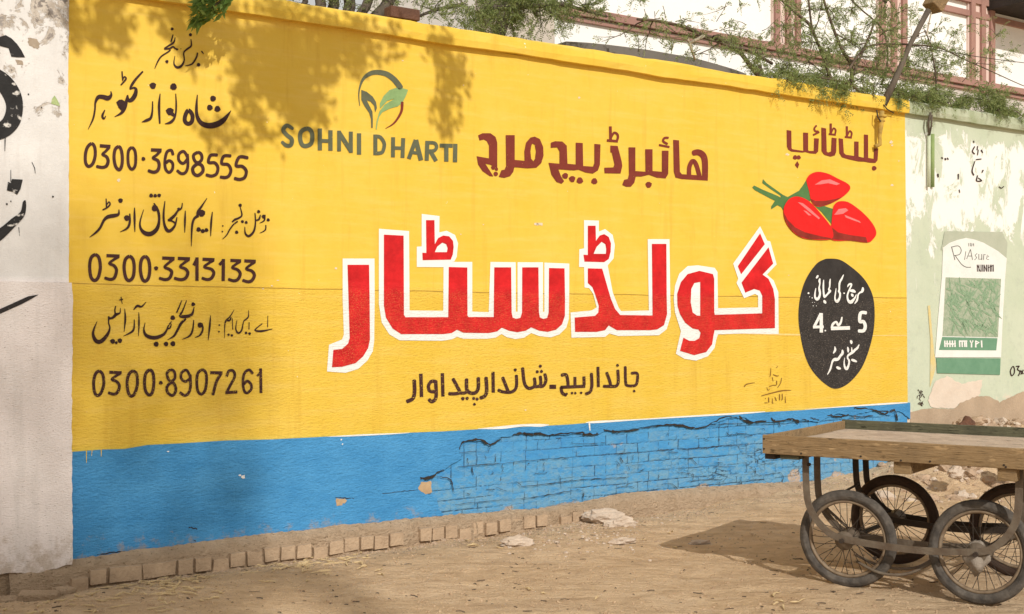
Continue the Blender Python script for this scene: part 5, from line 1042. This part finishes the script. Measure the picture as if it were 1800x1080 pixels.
m = MB(); m.tube([at_wall(1633, 236, .03), at_wall(1633, 329, .03)], .018, 8); m.build("tube", m_simple("green white pipe", (.48, .54, .38), (.62, .66, .52), 6), dp, smooth=True)
m = MB(); m.tube([at_wall(1639, 236, .012), at_wall(1639, 329, .012)], .022, 8); m.build("backing_strip", m_simple("green strip", (.22, .30, .11), (.3, .38, .16), 6), dp, smooth=True)
m = MB(); m.tube([at_wall(1636, 198, .09), at_wall(1632, 215, .07), at_wall(1633, 238, .04)], [.012, .014, .01], 7); m.tube([at_wall(1638, 202, .08), at_wall(1637, 222, .06), at_wall(1634, 238, .04)], [.010, .010, .008], 7); m.build("stub", M_BARK, dp, smooth=True)
m = MB(); a = at_wall(1596, 79, .12); b = wall(15, 5.0, -.2); m.tube([a.lerp(b, i/12)-Z*(.12*4*(i/12)*(1-i/12)) for i in range(13)], .004, 5)
tag(m.build("wire", M_IRON), "thin dark wire running right from the slanting pole", "wire")

# ------------------------------------------------------------------ hand cart
ct = thing("hand_cart", Vector((2.03, 7.57, 0)), "weathered wooden four wheeled hand cart parked before the wall", "cart", rz=math.atan2(-.567, .824))
ct['_local'] = 1
def local_y(x, y, ly):
    """cart coordinates of a photograph point in the upright plane ly metres behind the near wheels"""
    e1 = Vector((.8238, -.5669, 0)); e2 = Vector((.5669, .8238, 0)); o = Vector((2.03, 7.57, 0))
    d = Vector(((x-CXP)/FPX, 1, (HY-y)/FPX)); t = (o+e2*ly-CAM).dot(e2)/d.dot(e2); q = CAM+d*t
    return Vector(((q-o).dot(e1), ly, q.z))
X0, X1, Y0, Y1 = -.465, 1.27, -.20, 1.215
zt, zb, zf = .915, .80, .855
m = MB(); m.aabox((X0, Y0, zb), (X1, Y0+.026, zt)); m.build("side_board", M_WOOD, ct, bevel=.004)
m = MB(); m.aabox((X0, Y1-.026, zb), (X1, Y1, zt+.004)); m.build("side_board", M_WOODG, ct, bevel=.004, label="green grey rear side board")
m = MB(); m.aabox((X0+.002, Y0+.028, zb+.002), (X0+.027, Y1-.028, zt-.003)); m.build("end_board", M_WOOD, ct, bevel=.004)
m = MB(); m.aabox((X1-.027, Y0+.028, zb+.002), (X1-.002, Y1-.028, zt-.003)); m.build("end_board", M_WOOD, ct, bevel=.004)
m = MB(); y = Y0+.03
while y < Y1-.04:
    w = .17+.02*rnd.random(); ye = min(y+w, Y1-.03); m.aabox((X0+.03, y, zf-.022+.003*rnd.random()), (X1-.03, ye-.004, zf+.003*rnd.random())); y = ye
m.build("deck", M_DECK, ct, bevel=.002)
for x, w in ((.385, .10), (.96, .10), (-.30, .12)):
    m = MB(); m.aabox((x-w/2, Y0+.02, zb-.07 if x > 0 else zb-.028), (x+w/2, Y1-.03, zb-.002)); m.build("cross_beam", M_WOOD if x > 0 else M_WOODG, ct, bevel=.004)
for y in (-.04, .96):
    m = MB(); m.aabox((X0+.04, y-.05, zb-.0015), (X1-.04, y+.05, zf-.03)); m.build("runner", M_WOODG, ct)
m = MB(); m.aabox((X0+.005, Y0+.03, zb-.035), (X0+.07, Y1-.03, zb-.004)); m.build("end_batten", M_IRON, ct)
def strap(y, mat):
    px = [(1416, 806), (1417, 850), (1421, 885), (1436, 915), (1462, 940), (1500, 951), (1560, 961), (1620, 968), (1690, 976), (1722, 978)]
    l = [local_y(a, b, -.09) for a, b in px]
    l = [Vector((v.x, y, v.z)) for v in l]; l[0].z = zb-.002
    mid = .3875
    rgt = [Vector((2*mid-v.x, y, v.z)) for v in l[:6]][::-1]
    left = [v for v in l if v.x < .62]
    pts = [Vector(q) for q in catmull([tuple(v) for v in left+rgt], 5)]
    m = MB(); hw, ht = .020, .005; rows = []
    for i, q in enumerate(pts):
        d = (pts[min(i+1, len(pts)-1)]-pts[max(i-1, 0)]).normalized(); n = Vector((-d.z, 0, d.x))
        rows += [q+n*hw+Vector((0, -ht, 0)), q-n*hw+Vector((0, -ht, 0)), q-n*hw+Vector((0, ht, 0)), q+n*hw+Vector((0, ht, 0))]
    fs = [(i*4+j, i*4+(j+1) % 4, (i+1)*4+(j+1) % 4, (i+1)*4+j) for i in range(len(pts)-1) for j in range(4)]
    m.add(rows, fs+[(3, 2, 1, 0), tuple(len(rows)-4+k for k in range(4))]); return m.build("strap_frame", mat, ct)
for y, mt in ((-.09, M_STEEL), (.10, M_STEEL), (.80, M_IRON), (1.00, M_IRON)): strap(y, mt)
WR = .296
for x, z in ((-.205, .74), (.985, .74), (0, .296), (.775, .296), (.2, .215), (.57, .215)):
    m = MB(); m.tube([(x, -.108, z), (x, -.094, z)], .012, 6); m.build("bolt", M_IRON, ct)
for x, z in ((X0+.012, .89), (X0+.012, .83), (X0+.25, .815), (.15, .82), (.55, .815), (.95, .82), (.385, .81), (.96, .81)):
    m = MB(); m.tube([(x, Y0-.003, z), (x, Y0+.002, z)], .006, 8); m.build("nail_head", M_IRON, ct)
def wheel(x, y, lean, rub, yaw=0):
    w = bpy.data.objects.new("wheel", None); col.objects.link(w); w.parent = ct; w.location = (x, y, WR); w.rotation_euler = (R(lean), 0, R(yaw)); w.empty_display_size = .1
    ya = Vector((0, 1, 0))
    m = MB(); m.torus((0, 0, 0), ya, WR-.032, .0315, 72, 32, .95, .035); m.build("tyre", rub, w, smooth=True)
    m = MB(); m.torus((0, 0, 0), ya, WR-.068, .012, 56, 8, 1.6); m.build("rim", M_RIM, w, smooth=True)
    m = MB(); m.tube([(0, -.085, 0), (0, -.075, 0), (0, -.07, 0), (0, -.03, 0), (0, .03, 0), (0, .07, 0), (0, .08, 0)], [.02, .03, .058, .050, .050, .058, .02], 18); m.build("hub", M_STEEL, w, smooth=True)
    m = MB()
    for k in range(32):
        a = 2*math.pi*k/32; b = a+(.5 if k % 2 else -.5); yy = .05 if (k//2) % 2 else -.05
        m.tube([(math.cos(b)*.036, yy, math.sin(b)*.036), (math.cos(a)*(WR-.05)*.5+math.cos(b)*.018+rnd.uniform(-.006, .006), yy*.55+rnd.uniform(-.004, .004), math.sin(a)*(WR-.05)*.5+math.sin(b)*.018+rnd.uniform(-.006, .006)), (math.cos(a)*(WR-.072), yy*.1, math.sin(a)*(WR-.072))], .0023, 4)
    m.build("spokes", M_IRON, w)
    return w
wheel(0, 0, 3, M_RUBBER, 3); wheel(.775, 0, -4, M_RUBBER, -2); wheel(0, .9, 2, M_RUBBER_SHADED); wheel(.775, .9, -2, M_RUBBER_SHADED)
for x in (0, .775):
    m = MB(); m.tube([(x, -.12, WR), (x, 1.03, WR)], .014, 8); m.build("axle", M_IRON, ct)
m = MB(); m.tube([(-.20, .10, .475), (-.205, .80, .53)], .008, 6); m.build("tie_rod", M_IRON, ct)
for y in (.10, .80):
    m = MB(); m.tube([(-.19, y, .47), (.02, y, .30)], .009, 6); m.build("stay", M_STEEL, ct)
m = MB(); m.tube([Vector(q) for q in catmull([(.05, .02, .16), (.2, -.02, .115), (.35, 0, .12), (.48, .03, .19), (.55, .05, .25)], 5)], .010, 6); m.tube([Vector(q) for q in catmull([(.03, .06, .19), (.2, .03, .145), (.38, .05, .15), (.5, .08, .22)], 5)], .009, 6); m.build("leaf_spring", M_STEEL, ct, smooth=True)

# ------------------------------------------------------------------ litter, rubble, straw
def chunk(r, sx=1, sy=1, sz_=.6, sub=1):
    """irregular broken lump"""
    import bmesh
    bm = bmesh.new(); bmesh.ops.create_icosphere(bm, subdivisions=sub, radius=1); k = r.random()*50
    for v in bm.verts:
        n = 1+.5*noise.noise(v.co*1.3+Vector((k, k, 0)))+.28*noise.noise(v.co*3.1+Vector((k, 0, k)))*(sub > 1)+.12*noise.noise(v.co*8+Vector((k, 0, k)))*(sub > 2); v.co = Vector((v.co.x*sx*n, v.co.y*sy*n, v.co.z*sz_*n))
    vs_ = [v.co.copy() for v in bm.verts]; fs = [tuple(v.index for v in f.verts) for f in bm.faces]; bm.free(); return vs_, fs
def put_chunks(mb, places, r):
    for p, s in places:
        v, f = chunk(r, 1, r.uniform(.6, 1), r.uniform(.4, .8), 2 if s > .03 else 1); rot = Matrix.Rotation(r.uniform(0, 6.28), 3, 'Z') @ Matrix.Rotation(r.uniform(-.5, .5), 3, 'X')
        mb.add([p+rot @ (c*s) for c in v], f)
rr = random.Random(17)
mb = MB(); mb2 = MB(); pl_ = []; pl2 = []; pl3 = []
for i in range(1500):
    s = rr.gauss(9.2, .95); o = rr.gauss(.55, .45)
    if o < .04: continue
    q = wall(s, 0, o); q.z = ground_z(q.x, q.y)
    (pl_ if rr.random() < .72 else pl2).append((q, rr.choice((.012, .015, .02, .025, .03, .045, .075))*rr.uniform(.6, 1.3)))
for i in range(240):
    x = rr.gauss(1040, 75); y = 940+rr.gauss(0, 18)-(x-1040)*.09; q = on_ground(x, y); q.z = ground_z(q.x, q.y); (pl_ if rr.random() < .5 else pl2).append((q, rr.uniform(.006, .02)))
for i in range(1700):
    s = rr.uniform(0, 8.2); o = .06+abs(rr.gauss(0, .14+.03*s)); q = wall(s, 0, o); q.z = ground_z(q.x, q.y); pl_.append((q, rr.uniform(.003, .013)*(1+1.2*(rr.random() < .10))))
for i in range(4200):
    y = 900+180*rr.random()**.7; x = rr.uniform(-50, 1850); q = on_ground(x, y)
    if (q-P0).dot(N) < .1: continue
    q.z = ground_z(q.x, q.y); pl3.append((q, rr.choice((.002, .003, .004, .005, .006, .008, .012))*rr.uniform(.7, 1.3)))
put_chunks(mb, pl_, rr); put_chunks(mb2, pl2, rr); mb3 = MB(); put_chunks(mb3, pl3, rr)
tag(mb3.build('grit', m_simple('earth grit', (.58, .42, .27), (.30, .20, .125), 9, 5, .6, 60)), 'brown grit and pebbles scattered over the trodden earth', 'grit', kind='stuff')
tag(mb.build("gravel", M_RUB), "small brown rubble and grit strewn along the wall foot", "rubble", kind='stuff')
tag(mb2.build("plaster_crumbs", M_RUBW), "pale crumbs of fallen plaster on the heap and wall foot", "rubble", kind='stuff')
def lump(x, y, s, sx, sy, h, mat, name, label, cat, rz=0, dz=0):
    q = on_ground(x, y); q.z = ground_z(q.x, q.y)+dz; v, f = chunk(rr, sx, sy, h*1.25, 3); rot = Matrix.Rotation(rz, 3, 'Z')
    m = MB(); m.add([rot @ (c*s) for c in v], f); o = m.build(name, mat); o.location = q+Z*(h*s*.5); return tag(o, label, cat)
lump(910, 961, .11, 1.1, .7, .32, M_RUBW, "plaster_slab", "flat pinkish plaster slab on the earth under the brown slogan", "rubble", .3)
lump(1060, 918, .16, 1.1, .45, .3, M_RUBW, "plaster_slab", "long pale plaster slab tilted against the wall foot", "rubble", -.1, .03)
lump(1092, 926, .09, 1.3, .6, .45, M_RUBW, "plaster_lump", "broken pale plaster lump at the tip of the cart shadow", "rubble", .2)
lump(1095, 955, .07, 1.4, .7, .35, M_RUBW, "plaster_lump", "cream plaster lump beside the crumbs left of the cart shadow", "rubble", .4)
lump(1228, 957, .055, 1.3, .5, .35, M_RUBW, "plaster_flake", "white flake lying inside the cart shadow", "rubble", .2)
lump(1700, 862, .10, 1.1, .8, .9, M_BRICKB, "stone", "brown stone on the rubble heap behind the cart", "stone", .3, .30)
lump(1775, 870, .11, 1.2, .8, .7, M_RUBW, "plaster_lump", "large pale lump on the rubble heap above the far wheel", "rubble", .3, .22)
lump(1680, 873, .08, 1.3, .8, .6, M_RUBW, "plaster_lump", "pale lump low on the rubble heap behind the cart", "rubble", .9, .2)
for x, y, L, W, Hh, rz, lb in ((68, 1046, .11, .055, .04, -.45, "half buried brown brick on the ground below the whitewashed wall"), (112, 1036, .06, .05, .045, .3, "broken brick end near the corner of the white wall"), (15, 1048, .06, .06, .03, .1, "pale brick stub at the lower left corner")):
    m = MB(); m.aabox((-L, -W, -.03), (L, W, Hh)); o = m.build("fallen_brick", M_MORTAR, bevel=.012); q = on_ground(x, y); q.z = ground_z(q.x, q.y); o.location = q; o.rotation_euler = (.06, .05, rz+.6); tag(o, lb, "brick")
v, f = chunk(rr, .062, .05, .085, 3); m = MB(); m.add([c+Vector((.765, -.045, .262)) for c in v], f); m.build('rag_wrapping', m_simple('dusty rag', (.34, .29, .24), (.22, .185, .15), 18, 6, .8, 50, world_co=False), ct, smooth=True)
# straw
mb = MB()
def straw(x, y, L, bend):
    q = on_ground(x, y); a = rr.uniform(0, 6.28); pts = []
    for i in range(5):
        a += bend*rr.uniform(-.2, 1); q = q+Vector((math.cos(a), math.sin(a)*1.0, 0))*L/4; pts.append(Vector((q.x, q.y, ground_z(q.x, q.y)+.006+.008*rr.random())))
    mb.tube(pts, [.0025, .0045*rr.uniform(.6, 1.8), .005*rr.uniform(.5, 1.7), .004, .0015], 5)
for cx, cy, rx, ry, n in ((280, 1035, 90, 22, 75), (590, 985, 70, 14, 70), (200, 1062, 90, 14, 25), (330, 1020, 30, 8, 26), (500, 1005, 40, 14, 22), (840, 965, 50, 10, 16), (1380, 1062, 25, 8, 16), (1150, 945, 60, 14, 14), (1000, 1050, 400, 30, 14), (60, 1070, 60, 10, 8), (1640, 890, 70, 20, 25)):
    for i in range(max(3, int(n*(.65 if cx < 700 else .35)))): straw(rr.gauss(cx, rx*.7), rr.gauss(cy, ry*.8), rr.uniform(.04, .15), rr.uniform(-1.5, 1.5))
tag(mb.build("straw", M_STRAW), "pale dry straw and twigs scattered on the earth", "straw", kind='stuff')
mb = MB()
for i in range(320):
    x = rr.uniform(-20, 1820); y = rr.uniform(900, 1080); q = on_ground(x, y)
    if (q-P0).dot(N) < .15: continue
    a = rr.uniform(-.9, .9); L = rr.choice((.01, .015, .02, .05)); d = Vector((math.cos(a), math.sin(a), 0))*L; z = lambda v: Vector((v.x, v.y, ground_z(v.x, v.y)+.004))
    mb.tube([z(q), z(q+d*.5+Vector((0, .008, 0))), z(q+d)], rr.uniform(.0015, .0035), 4)
tag(mb.build("twigs", M_TWIG), "dark broken twigs scattered on the earth", "twigs", kind='stuff')
if '_local' in ct: del ct['_local']
